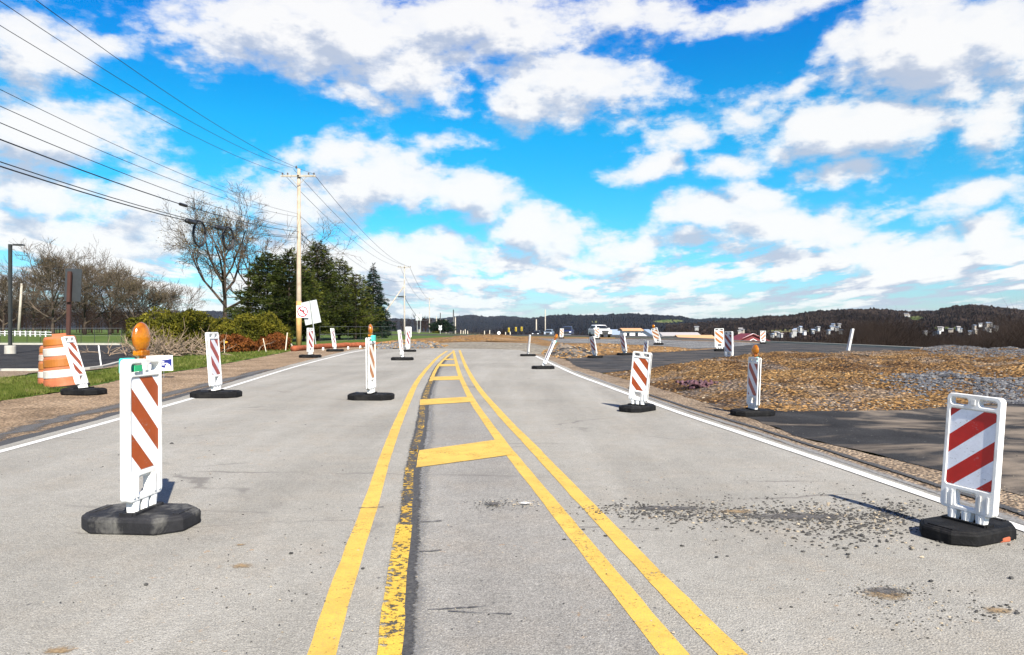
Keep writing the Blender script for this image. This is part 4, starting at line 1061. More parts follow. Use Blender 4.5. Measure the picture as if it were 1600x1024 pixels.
# pile of dry branches
random.seed(9); mb=MB(); c=G(262,556)
for _ in range(150):
    p=c+Vector((random.gauss(0,1.15),random.gauss(0,.5),random.uniform(0,.25))); a=random.random()*6.28; el=random.uniform(-.05,.75)
    d=Vector((math.cos(a)*math.cos(el),math.sin(a)*math.cos(el)*.5,math.sin(el))); L=random.uniform(.5,1.3); pts=[p]
    for i in range(3): d=(d+Vector((random.gauss(0,.25),random.gauss(0,.25),random.gauss(0,.2)))).normalized(); pts.append(pts[-1]+d*L/3)
    for q in pts: q.z=max(q.z,.01)
    mb.tube(pts,[.028,.02,.014,.007],4,cap=False)
    for _ in range(3):
        q=random.choice(pts[1:]); e=(d+Vector((random.gauss(0,.7),random.gauss(0,.7),random.gauss(.2,.5)))).normalized(); r_=[q,q+e*.25,q+e*.45+Vector((0,0,.06))]; mb.tube(r_,[.011,.008,.004],3,cap=False)
o=recenter(mb.build('branch_pile',M['deadwood'])); tag(o,'tangled pile of dry pruned branches at the foot of the left yew bush','branch pile',kind='stuff')

# far woods as one mass
def woods(name,spots,mat,label,seed,nb=46,zfun=zg):
    random.seed(seed); mb=MB()
    for (x,y,h,w_) in spots:
        z=zfun(x,y)-.3; s=y/F*1.0
        mb.add([(x-.12,y,z),(x+.12,y,z),(x,y,z+h*.8)],[(0,1,2)])
        for _ in range(nb):
            u=random.random()**.7; a=random.random()*6.283; rr=w_*.5*math.sqrt(random.random())*(1-abs(u-.6)*.9)
            p=Vector((x+math.cos(a)*rr*.4,y+math.sin(a)*rr*.4,z+h*(.12+.72*u)))
            d=Vector((math.cos(a)*.55,math.sin(a)*.55,random.uniform(.3,1.2))).normalized(); L=h*random.uniform(.10,.26); e=Vector((d.z,0,-d.x))*random.uniform(.012,.034)*max(1,s*8)
            q=p+d*L; mb.add([p-e,p+e,q],[(0,1,2)])
            for _ in range(2):
                d2=(d+Vector((random.gauss(0,.5),random.gauss(0,.5),random.gauss(0,.3)))).normalized(); pp=p.lerp(q,random.uniform(.3,.9)); mb.add([pp-e*.6,pp+e*.6,pp+d2*L*.6],[(0,1,2)])
    return tag(mb.build(name,M[mat]),label,'woods',kind='stuff')
random.seed(12)
sp=[]
for _ in range(430):   # right-hand woods just beyond the crest
    px=random.uniform(1215,1720); yy=interp([(1200,150),(1300,115),(1400,95),(1720,70)],px)*random.uniform(.95,2.1); x=(px-800)/F*yy
    topy=interp([(1200,533),(1260,529),(1308,522),(1335,497),(1380,493),(1415,500),(1440,514),(1500,517),(1545,514),(1572,494),(1600,486),(1720,480)],px)+random.uniform(-2,12)
    z=zg(x,yy); h=AT(px,topy,yy).z-z
    if h>2: sp.append((x,yy,h,h*.75))
woods('bare_woods',sp,'brush_dark','dense dark brown leafless woods on the slope beyond the right kerb',4,130)
sp=[]
for _ in range(210):
    px=random.uniform(-120,300); yy=random.uniform(150,190); x=(px-800)/F*yy
    topy=interp([(-120,455),(40,462),(120,455),(200,478),(300,499)],px)+random.uniform(-3,14); z=0; h=AT(px,topy,yy).z
    sp.append((x,yy,h,h*.7))
woods('bare_woods',sp,'brush','brown leafless woods filling the background behind the parking lot',5,110,lambda x,y:0)
sp=[]
for _ in range(120):
    px=random.uniform(300,700); yy=random.uniform(260,330); x=(px-800)/F*yy
    topy=interp([(300,503),(560,500),(620,494),(655,490),(700,500)],px)+random.uniform(-3,8); h=AT(px,topy,yy).z
    sp.append((x,yy,h,h*.9))
woods('bare_woods',sp,'brush','low brown leafless woods seen under and past the conifers',6,45,lambda x,y:0)
sp=[]
for _ in range(260):
    px=random.uniform(700,1260); yy=random.uniform(230,420); x=(px-800)/F*yy
    topy=interp([(700,512),(830,514),(950,516),(1050,510),(1150,518),(1200,523),(1260,526)],px)+random.uniform(-3,7); z=zg(x,yy); h=AT(px,topy,yy).z-z
    sp.append((x,yy,h,h*.8))
woods('bare_woods',sp,'brush_dark','dark brown trees in the valley behind the cars and low buildings',7,42)

# ---------------------------------------------------------------- hills
def hill(name,prof,dt,db,zb,mat,seed,step=2.0,rows=44,rough=1.0,meadows=(),lo=None,hi=None):
    mb=MB(); fd=[]; x0,x1=prof[0][0],prof[-1][0]; nx=int((x1-x0)/step); K=rows+7
    for i in range(nx+1):
        px=x0+i*step; yt=interp(prof,px); zt=EYE+(HY-yt)/F*dt
        for j in range(K):
            if j<=rows: u=j/rows; d=db+(dt-db)*u; z=zb+(zt-zb)*(1-(1-u)**1.5)
            else: u=(j-rows)/6; d=dt+(dt-db)*.8*u; z=zt-(zt-zb)*(u**1.6)
            x=(px-800)/F*d; uu=min(1,j/8)
            z+=rough*uu*(fbm(x*.02,d*.02,seed,3)*5*dt/1500+abs(fbm(x*.09,d*.09,seed+2,3))*9+(random.random())*2.6*max(1,dt/1500)+abs(fbm(x*.25,d*.25,seed+5,2))*7)-rough*5
            y2=HY-(z-EYE)/d*F; mv=0
            for (mx,my,rx,ry) in meadows:
                q=((px-mx)/rx)**2+((y2-my)/ry)**2; mv=max(mv,1-q*.55)
            mb.v.append((x,d,z)); fd.append(max(0,mv))
    for i in range(nx):
        for j in range(K-1): mb.f.append((i*K+j,(i+1)*K+j,(i+1)*K+j+1,i*K+j+1)); mb.m.append(0)
    o=mb.build(name,mat); at=o.data.attributes.new('meadow','FLOAT','POINT'); at.data.foreach_set('value',fd); return tag(o,kind='structure')
random.seed(2)
hill('hills',[(-500,490),(-200,492),(100,490),(250,488),(330,487),(380,490),(430,493),(520,495),(640,500),(697,498),(713,495),(737,493),(757,496),(786,495),(819,497),(840,500),(900,502),(1100,500),(1300,498),(1700,500)],3000,1500,-30,M['hill_haze_blue'],1)
hill('hills',[(790,503),(832,498),(859,494),(884,492),(914,494),(946,493),(974,490.5),(995,491.5),(1027,493),(1045,494),(1065,496),(1090,500),(1115,498),(1162,498),(1200,499),(1300,500)],2200,900,-28,M['hill_haze_blue'],4,1.6,meadows=((1045,502,26,3),(930,503,8,1.5)))
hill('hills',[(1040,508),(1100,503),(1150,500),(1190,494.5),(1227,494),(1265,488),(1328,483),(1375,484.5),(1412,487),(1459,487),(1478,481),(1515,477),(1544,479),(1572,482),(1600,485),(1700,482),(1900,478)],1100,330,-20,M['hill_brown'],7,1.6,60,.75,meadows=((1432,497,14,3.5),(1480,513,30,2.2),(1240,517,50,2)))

# ---------------------------------------------------------------- houses and sheds
def house(px,py,d,w_,dp,h,label,wall='house_white',roof='roof_grey',rz=0,group=None,win=False,name='house',gable_trim=None,rh=None):
    b=AT(px,py,d); root=empty(name,b,R(rz)); tag(root,label,'house' if name=='house' else 'building',group)
    rh=rh or h*.5
    mb=MB(); mb.box((0,0,h/2-1),(w_,dp,h+2)); mb.add([(-w_/2,-dp/2,h),(-w_/2,dp/2,h),(-w_/2,0,h+rh),(w_/2,-dp/2,h),(w_/2,dp/2,h),(w_/2,0,h+rh)],[(0,1,2),(3,5,4)]); mb.build('wall',M[wall],root)
    e=.4; t_=.18; mb=MB()
    for sy in (-1,1):
        mb.add([(-w_/2-e,sy*(dp/2+e),h-rh*e*2/dp),(w_/2+e,sy*(dp/2+e),h-rh*e*2/dp),(w_/2+e,0,h+rh),(-w_/2-e,0,h+rh),
                (-w_/2-e,sy*(dp/2+e),h-rh*e*2/dp+t_),(w_/2+e,sy*(dp/2+e),h-rh*e*2/dp+t_),(w_/2+e,0,h+rh+t_),(-w_/2-e,0,h+rh+t_)],
               [(0,1,2,3),(4,7,6,5),(0,4,5,1),(1,5,6,2),(0,3,7,4)])
    mb.build('roof',M[roof],root)
    if win:
        for k in range(win):
            x=-w_/2+w_*(k+.5)/win; mb=MB(); mb.box((x,-dp/2-.03,h*.55),(w_/win*.35,.06,h*.35)); mb.build('window',M['glass'],root)
    return root
HG='pale houses scattered on the far right hillside'
random.seed(77)
hs_=[]
for (x0,x1,y0,y1,n) in ((1205,1270,517,524,9),(1235,1315,512,519,12),(1290,1312,508,513,5),(1438,1500,512,520,7),(1520,1560,506,514,8),(1500,1560,515,520,6),(1415,1430,491,496,3),(1150,1165,514,519,3),(1080,1090,512,515,1)):
    for _ in range(n):
        hs_.append((random.uniform(x0,x1),random.uniform(y0,y1)))
for (px,py) in hs_:
    d=random.uniform(430,520) if py>502 else 800
    big=random.random()<.3
    lab='small pale house high up on the brown hillside above the woods' if py<502 else ('small pale house among dark trees above or left of the red barn roof' if px<1200 else 'small pale house in the hillside cluster right of the red barn roof' if px<1330 else 'small pale house in the gap above the dark woods, near the right edge')
    house(px,py,d,random.uniform(1.3,2.6)*d/480,1.8*d/480,random.uniform(.45,.8)*d/480,lab,random.choice(('house_far','house_white','house_far','house_cream','house_far')),random.choice(('roof_grey','roof_pale','roof_blue','roof_grey')),random.uniform(-50,50),HG+(' high up' if py<502 else ' by the barn' if px<1200 else ' left' if px<1330 else ' right'))
house(985,530,128,3.1,3,1.55,'small white building with dark doorway beyond the gravel, right of the white car','house_white','roof_tan',4,name='building',win=2,rh=.25)
house(960,531,150,3.4,4,1.2,'grey-roofed low building just right of the white car','house_white','roof_blue',25,name='building',rh=.8)
house(1010,530,150,2.4,3,1.0,'small blue-roofed white house left of the tipped tan panel','house_white','roof_blue',60,name='house',rh=.9)
house(1060,531,150,7.5,4,.9,'long low pale building behind the tan panel','house_white','roof_pale',3,name='building',rh=.5)
house(1084,532.5,110,5.0,3,.35,'low rust-roofed shed in front of the long pale building','house_cream','roof_tan',3,name='building',rh=.35)
r=house(1167,536,140,7.0,6.2,.35,'dark red barn roof with white trim beyond the side road','house_white','roof_red',90,name='barn',rh=1.35)
# the barn shows its gable end: red boards with white trim
mb=MB(); mb.add([(3.52,-3.05,.35),(3.52,3.05,.35),(3.52,0,1.66),(3.57,-3.05,.35),(3.57,3.05,.35),(3.57,0,1.66)],[(0,1,2),(3,5,4),(0,3,4,1),(1,4,5,2),(2,5,3,0)])
mb.transform=None
r.rotation_euler=(0,0,R(-90)); mb.build('gable_board',M['roof_red'],r)
mb=MB()
for sy in (-1,1): mb.tube([(3.66,sy*3.55,.22),(3.66,0,1.85)],.09,5)
mb.build('trim',M['vinyl_white'],r)
mb=MB(); mb.tube([(3.66,-.9,.35),(3.66,0,.85),(3.66,.9,.35)],.07,5); mb.build('door_trim',M['vinyl_white'],r)

# ---------------------------------------------------------------- vehicles
def vehicle(px,py,d,label,paint,kind='suv',rz=0,s=1.0,name='parked_car'):
    b=AT(px,py,d); root=empty(name,b,R(rz)); root.scale=(s,s,s); tag(root,label,'pickup truck' if kind=='pickup' else 'car','vehicles on the far road')
    # length along Y, front towards -Y; side profile (y,z)
    if kind=='pickup': low=[(-2.7,.45),(-2.75,.75),(-2.7,1.08),(-1.45,1.18),(2.7,1.2),(2.75,.6),(2.7,.45)]; cab=[(-1.4,1.16),(-.75,1.82),(.75,1.86),(1.1,1.18)]
    else: low=[(-2.3,.35),(-2.38,.62),(-2.28,.98),(-1.25,1.10),(2.25,1.15),(2.35,.7),(2.28,.38)]; cab=[(-1.2,1.08),(-.45,1.66),(1.5,1.70),(2.15,1.14)]
    def prism(prof,w0,w1,mb):
        n=len(prof); zz=[p[1] for p in prof]; z0,z1=min(zz),max(zz); b_=len(mb.v)
        for sx in (-1,1):
            for (y,z) in prof:
                w_=w0+(w1-w0)*(z-z0)/(z1-z0); mb.v.append((sx*w_/2,y,z))
        for k in range(n): k2=(k+1)%n; mb.f.append((b_+k,b_+k2,b_+n+k2,b_+n+k)); mb.m.append(0)
        mb.f.append(tuple(b_+k for k in range(n))[::-1]); mb.f.append(tuple(b_+n+k for k in range(n))); mb.m+=[0,0]
    mb=MB(); prism(low,1.86,1.90,mb); body=mb.build('body',M[paint],root,bevel=.07)
    mb=MB(); prism(cab,1.78,1.36,mb); cb_=mb.build('cab',M[paint],root,bevel=.05)
    f0,f1=cab[0],cab[1]; mb=MB()
    mb.add([(-.78,f0[0]+.10-.04,f0[1]+.10),(.78,f0[0]+.06,f0[1]+.10),(.62,f1[0]-.10,f1[1]-.07),(-.62,f1[0]-.10,f1[1]-.07)],[(0,1,2,3)])
    for v in range(4): x,y,z=mb.v[v]; mb.v[v]=(x,y-.05,z+.02)
    mb.add([(x,y+.03,z-.02) for x,y,z in mb.v[:4]],[(3,2,1,0)]); mb.f.append((0,4,5,1)); mb.m.append(0); mb.build('windscreen',M['glass'],cb_)
    r0,r1=cab[2],cab[3]
    for sx in (-1,1):
        mb=MB(); q=[(sx*.865,f0[0]+.45,f0[1]+.1),(sx*.865,r1[0]-.35,f0[1]+.1),(sx*.73,r0[0]-.05,r0[1]-.12),(sx*.73,f1[0]+.15,f1[1]-.12)]
        mb.add(q+[(x+sx*.03,y,z) for x,y,z in q],[(0,1,2,3),(7,6,5,4),(0,4,5,1),(2,6,7,3)]); mb.build('side_window',M['glass'],cb_)
        mb=MB(); mb.box((sx*.70,low[1][0]-.01,.86),(.38,.10,.17),taper=.9); mb.build('headlight',M['lamp'],body)
        mb=MB(); mb.box((sx*1.03,f0[0]+.35,1.18),(.2,.1,.15)); mb.build('mirror',M[paint],body)
        for yy in (low[0][0]+.85,low[-1][0]-.85):
            Mx=Matrix.Rotation(R(90),3,'Y'); mb=MB(); mb.lathe([(.0,-.12),(.2,-.12),(.34,-.11),(.37,-.07),(.37,.07),(.34,.11),(.2,.12),(0,.12)],18,0,(sx*.86,yy,.37),Mx); wh=mb.build('wheel',M['tyre'],root)
            mb=MB(); mb.lathe([(0,-.01),(.2,-.0),(.22,.02),(.2,.03),(0,.03)],12,0,(sx*.97,yy,.37),Mx); mb.build('rim',M['chrome'],wh)
    mb=MB(); mb.add([(-.52,low[1][0]-.07,.95),(.52,low[1][0]-.07,.95),(.34,low[1][0]-.10,.52),(-.34,low[1][0]-.10,.52),(-.52,low[1][0]+.1,.95),(.52,low[1][0]+.1,.95),(.34,low[1][0]+.1,.45),(-.34,low[1][0]+.1,.45)],[(0,3,2,1),(0,1,5,4),(1,2,6,5),(2,3,7,6),(3,0,4,7)]); mb.build('grille',M['sign_black'],body)
    mb=MB(); mb.box((0,low[0][0]-.05,.42),(1.7,.2,.16)); mb.build('bumper',M['tyre'] if kind!='pickup' else M['chrome'],body)
    return root
vehicle(937,527.2,98,'white car with a black grille and windscreen facing the camera on the far road','car_white','suv',11,1.02)
vehicle(887,526.2,125,'dark blue pickup truck facing the camera, left of the white car','car_blue','pickup',-10,.98)
vehicle(858,526.3,130,'silver blue car behind the tall thin far pole','car_silver','suv',-10,.80)
vehicle(838.5,526.6,130,'black car, leftmost of the vehicles, partly behind the pale far pole','car_black','suv',-10,.70)

# ---------------------------------------------------------------- signs and small furniture
# no left turn sign, leaning, with big plate seen from behind
b=G(494,543); sg=empty('road_sign',b); tag(sg,'leaning post with a no left turn symbol in front of a large blank sign back','road sign')
pm=F/b.y
def loc(px,py): return Vector(((px-494)/pm,0,(543-py)/pm))
mb=MB(); mb.tube([loc(494,544),loc(484.5,470)],.035,6); mb.build('post',M['steel'],sg)
mb=MB(); ctr=loc(485.5,488.5); Mx=Matrix.Rotation(R(-12),3,'Y'); mb.box(ctr+Vector((0,.08,0)),(25/pm,.02,36/pm),M=Mx); mb.build('blank_plate',M['alu_back'],sg)
c=loc(473.3,487.2); rr=9.3/pm; pl_=MB(); pl_.box(c+Vector((0,-.06,0)),(2*rr,.015,2*rr*1.02)); sp_=pl_.build('symbol_plate',M['sign_white'],sg,bevel=0)
def ringm(c,r0,r1,y,n=32):
    mb=MB()
    for k in range(n):
        a=2*math.pi*k/n; 
        for r_,yy in ((r0,y),(r1,y),(r1,y+.006),(r0,y+.006)): mb.v.append((c.x+math.cos(a)*r_,yy,c.z+math.sin(a)*r_))
    for k in range(n):
        k2=(k+1)%n
        for q in range(4): q2=(q+1)%4; mb.f.append((k*4+q,k2*4+q,k2*4+q2,k*4+q2)); mb.m.append(0)
    return mb
ringm(c,rr*.72,rr*.9,c.y-.078).build('red_ring',M['sign_red'],sp_)
mb=MB(); mb.box((c.x,c.y-.0755,c.z),(rr*1.5,.006,rr*.17),M=Matrix.Rotation(R(45),3,'Y')); mb.build('red_slash',M['sign_red'],sp_)
mb=MB(); mb.box((c.x+rr*.22,c.y-.0715,c.z-rr*.16),(rr*.18,.006,rr*.62)); mb.box((c.x-rr*.0,c.y-.0708,c.z+rr*.17),(rr*.5,.006,rr*.18))
mb.add([(c.x-rr*.56,c.y-.073,c.z+rr*.17),(c.x-rr*.2,c.y-.073,c.z+rr*.42),(c.x-rr*.2,c.y-.073,c.z-rr*.08)],[(0,1,2)]); mb.build('turn_arrow',M['sign_black'],sp_)
# brown sign seen from behind
b=G(107,592); pm=F/b.y; sg=empty('sign_back',b); tag(sg,'grey back of a tall sign on a rusty brown post above the barrels','road sign')
mb=MB(); mb.box((.0,0,1.35),(.09,.06,2.75),M=Matrix.Rotation(R(1.5),3,'Y')); mb.build('post',M['brown_metal'],sg)
mb=MB(); mb.box((.06,-.07,2.35),(.08,.05,.78),M=Matrix.Rotation(R(2.5),3,'Y')); mb.build('brace',M['brown_metal'],sg)
mb=MB(); mb.box((.08,.06,2.40),(.42,.015,.84),M=Matrix.Rotation(R(2.5),3,'Y')); mb.build('plate',M['sign_back'],sg)
# yard sign
b=G(244,590.5); pm=F/b.y; ys=empty('yard_sign',b,R(0)); tag(ys,'small white and dark blue yard sign on the verge behind the nearest panel','yard sign')
Wd,Hh=52/pm,24/pm; zc=(590.5-568)/pm
mb=MB(); mb.box((0,0,zc),(Wd,.012,Hh),M=Matrix.Rotation(R(-2),3,'Y')); pn=mb.build('sign_panel',M['sign_white'],ys)
mb=MB(); 
for sx in (-.2,.2): mb.tube([(sx,0,-.05),(sx,0,zc)],.006,4)
mb.build('stake',M['steel'],ys)
mb=MB(); x0=Wd*.12; y_=-.0085
top=[(x0,zc+Hh*.18),(Wd*.30,zc+Hh*.24),(Wd*.47,zc+Hh*.30),(Wd*.47,zc-Hh*.30)]
arc=[(Wd*.36+math.cos(a)*Wd*.085,zc-Hh*.30+math.sin(a)*Hh*.28) for a in [R(0+18*i) for i in range(11)]]
mb.add([(x,y_,z) for x,z in top+arc+[(x0+Wd*.02,zc-Hh*.25)]],[tuple(range(len(top)+len(arc)+1))]); mb.build('blue_swoosh',M['sign_blue'],pn)
mb=MB()
for (x,z,w_,h_) in ((-.10,.20,.10,.04),(.03,.22,.09,.04),(.0,.02,.12,.10),(-.16,.0,.10,.09),(-.30,.05,.12,.08),(.0,-.16,.14,.04)):
    mb.box((Wd*x,y_-.001,zc+Hh*z),(Wd*w_,.003,Hh*h_))
mb.build('dark_marks',M['sign_blue'],pn)
mb=MB()
for (x,z,w_,h_) in ((.20,.10,.10,.05),(.27,-.0,.16,.045),(.22,-.10,.08,.04)): mb.box((Wd*x,y_-.003,zc+Hh*z),(Wd*w_,.003,Hh*h_))
mb.build('white_marks',M['sign_white'],pn)
# light pole in the lot
b=G(16,553); pm=F/b.y; lp=empty('light_pole',b); tag(lp,'dark parking lot light pole with a flat lamp head on a concrete footing','light pole')
H=(553-385)/pm; mb=MB(); mb.box((0,0,H/2+.1),(.13,.13,H)); mb.build('pole_shaft',M['dark_metal'],lp)
mb=MB(); mb.lathe([(0,0),(.25,0),(.25,.38),(.23,.41),(0,.41)],18); mb.build('footing',M['concrete'],lp)
mb=MB(); mb.box((.16,0,H+.06),(.2,.06,.06)); mb.box((.42,0,H+.07),(.46,.28,.07),taper=.9); mb.build('lamp_head',M['dark_metal'],lp)
# leaning pole far left
mb=MB(); mb.tube([AT(28.5,528,120),AT(34,443,120)],[.24,.17],8); tag(recenter(mb.build('leaning_pole',M['wood_grey'],smooth=True)),'pale leaning pole beyond the parking lot by the white fence','pole')
# white fence far left
b=AT(35,524,118); fn=empty('rail_fence',b); tag(fn,'white two-rail fence across the grass at the far left','fence')
rl=MB(); pts=[AT(x,y,dd)-b for x,y,dd in ((-60,521,118),(0,522,112),(40,525,106),(80,528.5,98))]
for dz in (.3,.65):
    for p0,p1 in zip(pts,pts[1:]):
        z0,z1=-b.z-b.z*0+dz-0,dz-b.z
        rl.tube([(p0.x,p0.y,dz-b.z),(p1.x,p1.y,dz-b.z)],.05,4)
rl.build('rails',M['vinyl_white'],fn)
for p0,p1 in zip(pts,pts[1:]):
    for k in range(5):
        q=p0.lerp(p1,k/5); mb=MB(); mb.box((q.x,q.y,.4-b.z),(.12,.12,.8)); mb.build('fence_post',M['vinyl_white'],fn)
# chain fence beyond the lot and under the conifers
def wirefence(x0,x1,d0,d1,h,n,label):
    a=AT(x0,HY,d0); c=AT(x1,HY,d1); a.z=c.z=0; root=empty('wire_fence',(a+c)/2); tag(root,label,'fence')
    m0=(a+c)/2; rl=MB()
    for dz in (h,h*.5,.1): rl.tube([Vector((a.x,a.y,dz))-m0,Vector((c.x,c.y,dz))-m0],.007,4)
    rl.build('fence_wire',M['steel'],root)
    for k in range(n+1):
        q=a.lerp(c,k/n)-m0; mb=MB(); mb.tube([(q.x,q.y,0),(q.x,q.y,h+.05)],.022,5); mb.build('fence_post',M['dark_metal'],root)
wirefence(0,190,58,58,1.25,9,'thin wire fence along the far side of the parking lot')
wirefence(500,612,62,80,1.4,6,'thin dark post and wire fence on the grass under the conifers')
# kerbs
def kerb(pts,h,wd,label):
    P=cat([G(*p) for p in pts],4); mb=MB(); L=len(P)
    for i,p in enumerate(P):
        d=(P[min(i+1,L-1)]-P[max(i-1,0)]).normalized(); nn=Vector((d.y,-d.x,0))*wd/2
        for q,z in ((p-nn,-.05),(p-nn,h),(p+nn,h),(p+nn,-.05)): mb.v.append((q.x,q.y,z))
    for i in range(L-1):
        for q in range(3): mb.f.append((i*4+q,i*4+q+1,i*4+4+q+1,i*4+4+q)); mb.m.append(0)
    return tag(mb.build('kerb',M['concrete']),kind='structure')
kerb([(963,528.6),(1060,531.2),(1196,534.8),(1340,540.6),(1470,547),(1600,553.6),(1850,566)],.10,.30,'')
kerb([(-300,579.8),(0,579.8),(137,577.5),(190,567),(226,560.5)],.07,.15,'')
kerb([(-300,538.6),(0,538.6),(189,539)],.12,.18,'')
# stakes
SG='survey stakes and marker posts'
for (x0,y0,x1,y1,lab,mt,r_) in ((158,572,154,540,'thin white marker post at the edge of the parking lot','vinyl_white',.02),(351,553,350,531,'short stake with an orange flag before the rusty shrub','stake',.015),(416,551,411,529,'slanting pale stake at the foot of the right rusty shrub','stake',.02),
    (446,549,449,520,'taller pale stake just left of the nearest utility pole','stake',.03),(347,549,348,518,'thin dark stake in front of the middle yew','wood_grey',.015),(457,546,455,537,'short stake beside the nearest utility pole','stake',.05)):
    a=G(x0,y0); bb=AT(x1,y1,a.y); mb=MB(); mb.tube([a,bb],r_,5); o=recenter(mb.build('marker_stake',M[mt])); tag(o,lab,'stake',SG)
a=G(352,553); mb=MB(); c=AT(352,533,a.y); mb.add([c,c+Vector((.14,0,-.05)),c+Vector((0,0,-.12)),c+Vector((0,.01,0)),c+Vector((.14,.01,-.05)),c+Vector((0,.01,-.12))],[(0,1,2),(3,5,4),(0,3,4,1),(1,4,5,2)]); tag(recenter(mb.build('marker_flag',M['flag_orange'])),'tiny orange flag on the short stake','flag')
a=AT(316,546,37.5); mb=MB(); mb.box(a,(.30,.20,.26),M=Matrix.Rotation(R(12),3,'Y')); o=mb.build('utility_box',M['green_flag'],bevel=.03); recenter(o); tag(o,'small green box at the foot of the middle yew','utility box')
for (px,yb,yt,d,lab) in ((719.7,527,516,190,'left'),(723.5,527,517,192,''),(727,527,515,188,''),(731,527,517,195,''),(757,528,517,170,''),(765,528,516,175,''),(790,528,519,160,''),(797.5,529,518.5,150,''),(654.5,529,515,170,'')):
    a=AT(px,yb,d); bb=AT(px+random.uniform(-.5,.5),yt,d); mb=MB(); mb.tube([a,bb],.10,5); o=recenter(mb.build('far_stake',M['stake'])); tag(o,'small pale post standing beyond the torn ground at the end of the road','post','pale posts beyond the end of the road')
# plain white sign at the end
def smallsign(px,yb,yt,w_,h_,d,label,mat,name='small_sign',shape='rect'):
    a=AT(px,yb,d); pm=F/d; root=empty(name,a); tag(root,label,'road sign'); H=(yb-yt)/pm
    mb=MB(); mb.tube([(0,0,-.1),(0,0,H-.02)],.04*max(1,d/80),5); mb.build('post',M['steel'],root)
    mb=MB(); ww,hh=w_/pm,h_/pm
    if shape=='round':
        Mx=Matrix.Rotation(R(90),3,'X'); mb.lathe([(0,-.03),(ww/2,-.03),(ww/2,.03),(0,.03)],20,0,(0,-.1,H-hh/2),Mx)
    elif shape=='cross':
        for s_ in (-1,1): mb.box((0,-.1-.04*s_,H-hh*.35),(ww,.05,hh*.18),M=Matrix.Rotation(R(45*s_),3,'Y'))
        mb.box((0,-.1,H-hh*.9),(ww*.7,.05,hh*.3))
    else: mb.box((0,-.1,H-hh/2),(ww,.05,hh))
    mb.build('plate',M[mat],root)
smallsign(638.5,543,511,9,16,60,'plain white rectangular sign behind the far left panel at the end of the pavement','sign_white')
smallsign(652,528,491,4.5,10,190,'left of two tall pale sign plates above the far brown woods','alu_back'); smallsign(657,528,491,4,10,192,'right of two tall pale sign plates above the far brown woods','alu_back')
smallsign(688,527,509,6.5,6.5,150,'white crossbuck sign in front of the small dark evergreen','sign_white',shape='cross')
smallsign(779.5,527.5,518,5,5,150,'small white round sign beyond the torn ground','sign_white',shape='round')
for (px,py,w_,h_,d,mt,lab) in ((786.5,526.6,6,3.2,150,'band_white','low white concrete block beyond the torn ground'),(702,524.5,11,5,180,'pale_stake','pale heap')):
    if mt=='pale_stake': continue
    pm=F/d; a=AT(px,py+1.5,d); mb=MB(); mb.box((0,0,h_/pm/2),(w_/pm,1,h_/pm),taper=.85); o=mb.build('concrete_block',M[mt],bevel=.05,loc=a); tag(o,lab,'block')
# pale heap at the far end
mb=MB(); a=AT(701,527.5,150); N=18
for j in range(7):
    for i in range(N):
        th=2*math.pi*i/N; rr=1-j/6; k=1+.3*fbm(math.cos(th)*2,math.sin(th)*2,j*.3); mb.v.append((math.cos(th)*rr*.95*k,math.sin(th)*rr*.8*k,.85*(1-rr**1.6)))
for j in range(6):
    for i in range(N): mb.f.append((j*N+i,j*N+(i+1)%N,(j+1)*N+(i+1)%N,(j+1)*N+i)); mb.m.append(0)
tag(mb.build('gravel_heap',M['pale_dirt'],loc=a),'small pale gravel heap at the far end of the road','heap')
# traffic signals
for (px,yt,yb,lab) in ((795,513.5,519,'left'),(806,511.5,518,'middle'),(815,510.5,517.5,'right')):
    d=170; pm=F/d; c=AT(px,yb,d); gz=zg(c.x,c.y); root=empty('traffic_signal',(c.x,c.y,gz)); tag(root,{'left':'leftmost','middle':'middle','right':'rightmost'}[lab]+' of three yellow signal heads far beyond the end of the road','traffic signal','yellow signal heads in the distance')
    mb=MB(); mb.tube([(.45,.3,-.3),(.45,.3,c.z-gz+1.1)],.07,6); mb.tube([(.45,.3,c.z-gz+1.05),(0,.1,c.z-gz+1.05)],.05,5); mb.build('pole_shaft',M['dark_metal'],root)
    mb=MB(); mb.box((0,0,c.z-gz+.5),(.36,.3,1.0)); hd=mb.build('signal_head',M['yellow_signal'],root)
    for k,mt in enumerate(('glass','glass','glass')):
        mb=MB(); Mx=Matrix.Rotation(R(90),3,'X'); mb.lathe([(0,-.02),(.1,-.02),(.11,.1),(.09,.1),(.09,0),(0,0)],12,0,(0,-.17,c.z-gz+.2+.3*k),Mx); mb.build('signal_lens',M['glass'],hd)
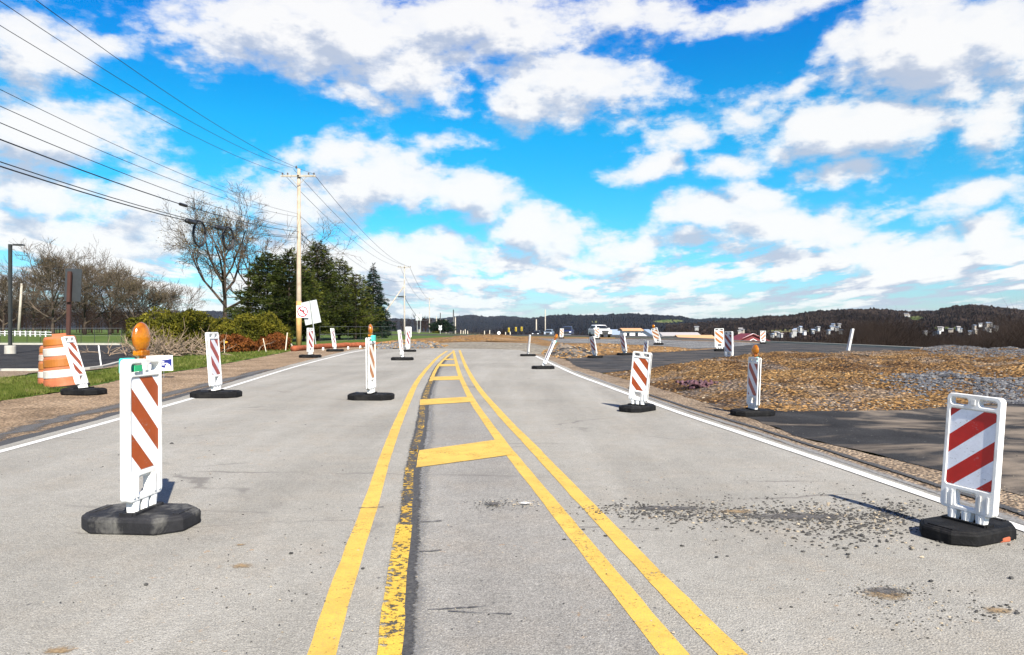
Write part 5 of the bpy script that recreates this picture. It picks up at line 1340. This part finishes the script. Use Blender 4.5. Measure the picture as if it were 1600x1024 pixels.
# red clay sock
P=[Vector(p) for p in cat([G(x,y) for x,y in ((458,549),(500,545.3),(540,543),(590,541.5),(622,540.5))],6)]
mb=MB(); mb.tube([p+Vector((0,0,.13+.05*fbm(p.x*2,p.y))) for p in P],[.17+.05*fbm(p.x*1.7,p.y,2) for p in P],8)
o=recenter(mb.build('clay_sock',M['clay_red'],smooth=True)); tag(o,'long red-brown erosion sock lying along the left shoulder under the conifers','erosion sock')
random.seed(5)
ws=[]
for (px,py) in ((505,543),(544,541.5),(563,540),(595,538),(616,537)):
    a=G(px,py+4); mb=MB(); mb.box((0,0,.07),(.10,.10,.16),taper=.8); o=mb.build('marker_block',M['vinyl_white'],loc=a); tag(o,'small white marker block on the grass beside the red-brown erosion sock','marker','white marker blocks along the erosion sock')
# crushed item on the dirt
a=G(1095,611); mb=MB()
for _ in range(60):
    p=Vector((random.gauss(0,.22),random.gauss(0,.12),random.uniform(.02,.14))); 
    mb.box(p,(random.uniform(.05,.14),random.uniform(.04,.1),random.uniform(.02,.05)),M=Matrix.Rotation(random.uniform(-1,1),3,'Y')@Matrix.Rotation(random.random()*3,3,'Z'))
o=mb.build('debris_pile',simple('purple_brown_scrap',(.09,.04,.05),.8,0,.6,9),loc=(a.x,a.y,hI(a.x,a.y)-.02)); tag(o,'dark purplish heap of broken scrap at the foot of the dirt mound','debris',kind='stuff')
a=G(1565,846); mb=MB(); mb.box((0,0,.015),(.09,.05,.03),M=Matrix.Rotation(.3,3,'Z')); o=mb.build('brick_shard',simple('brick_red',(.28,.07,.03),.9,0,.3,20),loc=a,bevel=.006); tag(o,'small reddish shard beside the base of the right panel','shard')

# thin air between here and the far hills
hb=MB(); hb.box((0,2900,35),(14000,11000,150)); hz_=hb.build('haze',M['wire']); hm=bpy.data.materials.new('haze_air'); hm.use_nodes=True; hn=hm.node_tree; hn.nodes.clear()
hv=hn.nodes.new('ShaderNodeVolumePrincipled'); hv.inputs['Density'].default_value=.000032; hv.inputs['Color'].default_value=(.8,.88,1,1); ho=hn.nodes.new('ShaderNodeOutputMaterial'); hn.links.new(hv.outputs[0],ho.inputs['Volume'])
hz_.data.materials[0]=hm; tag(hz_,kind='stuff')
# green label on the handle of the nearest panel
for o in bpy.data.objects:
    if o.name=='striped_panel':
        mb=MB(); mb.box((-.09,-.034,.947),(.07,.006,.036)); mb.build('green_label',M['green_label'],o)
print('verts', sum(len(m_.vertices) for m_ in bpy.data.meshes))
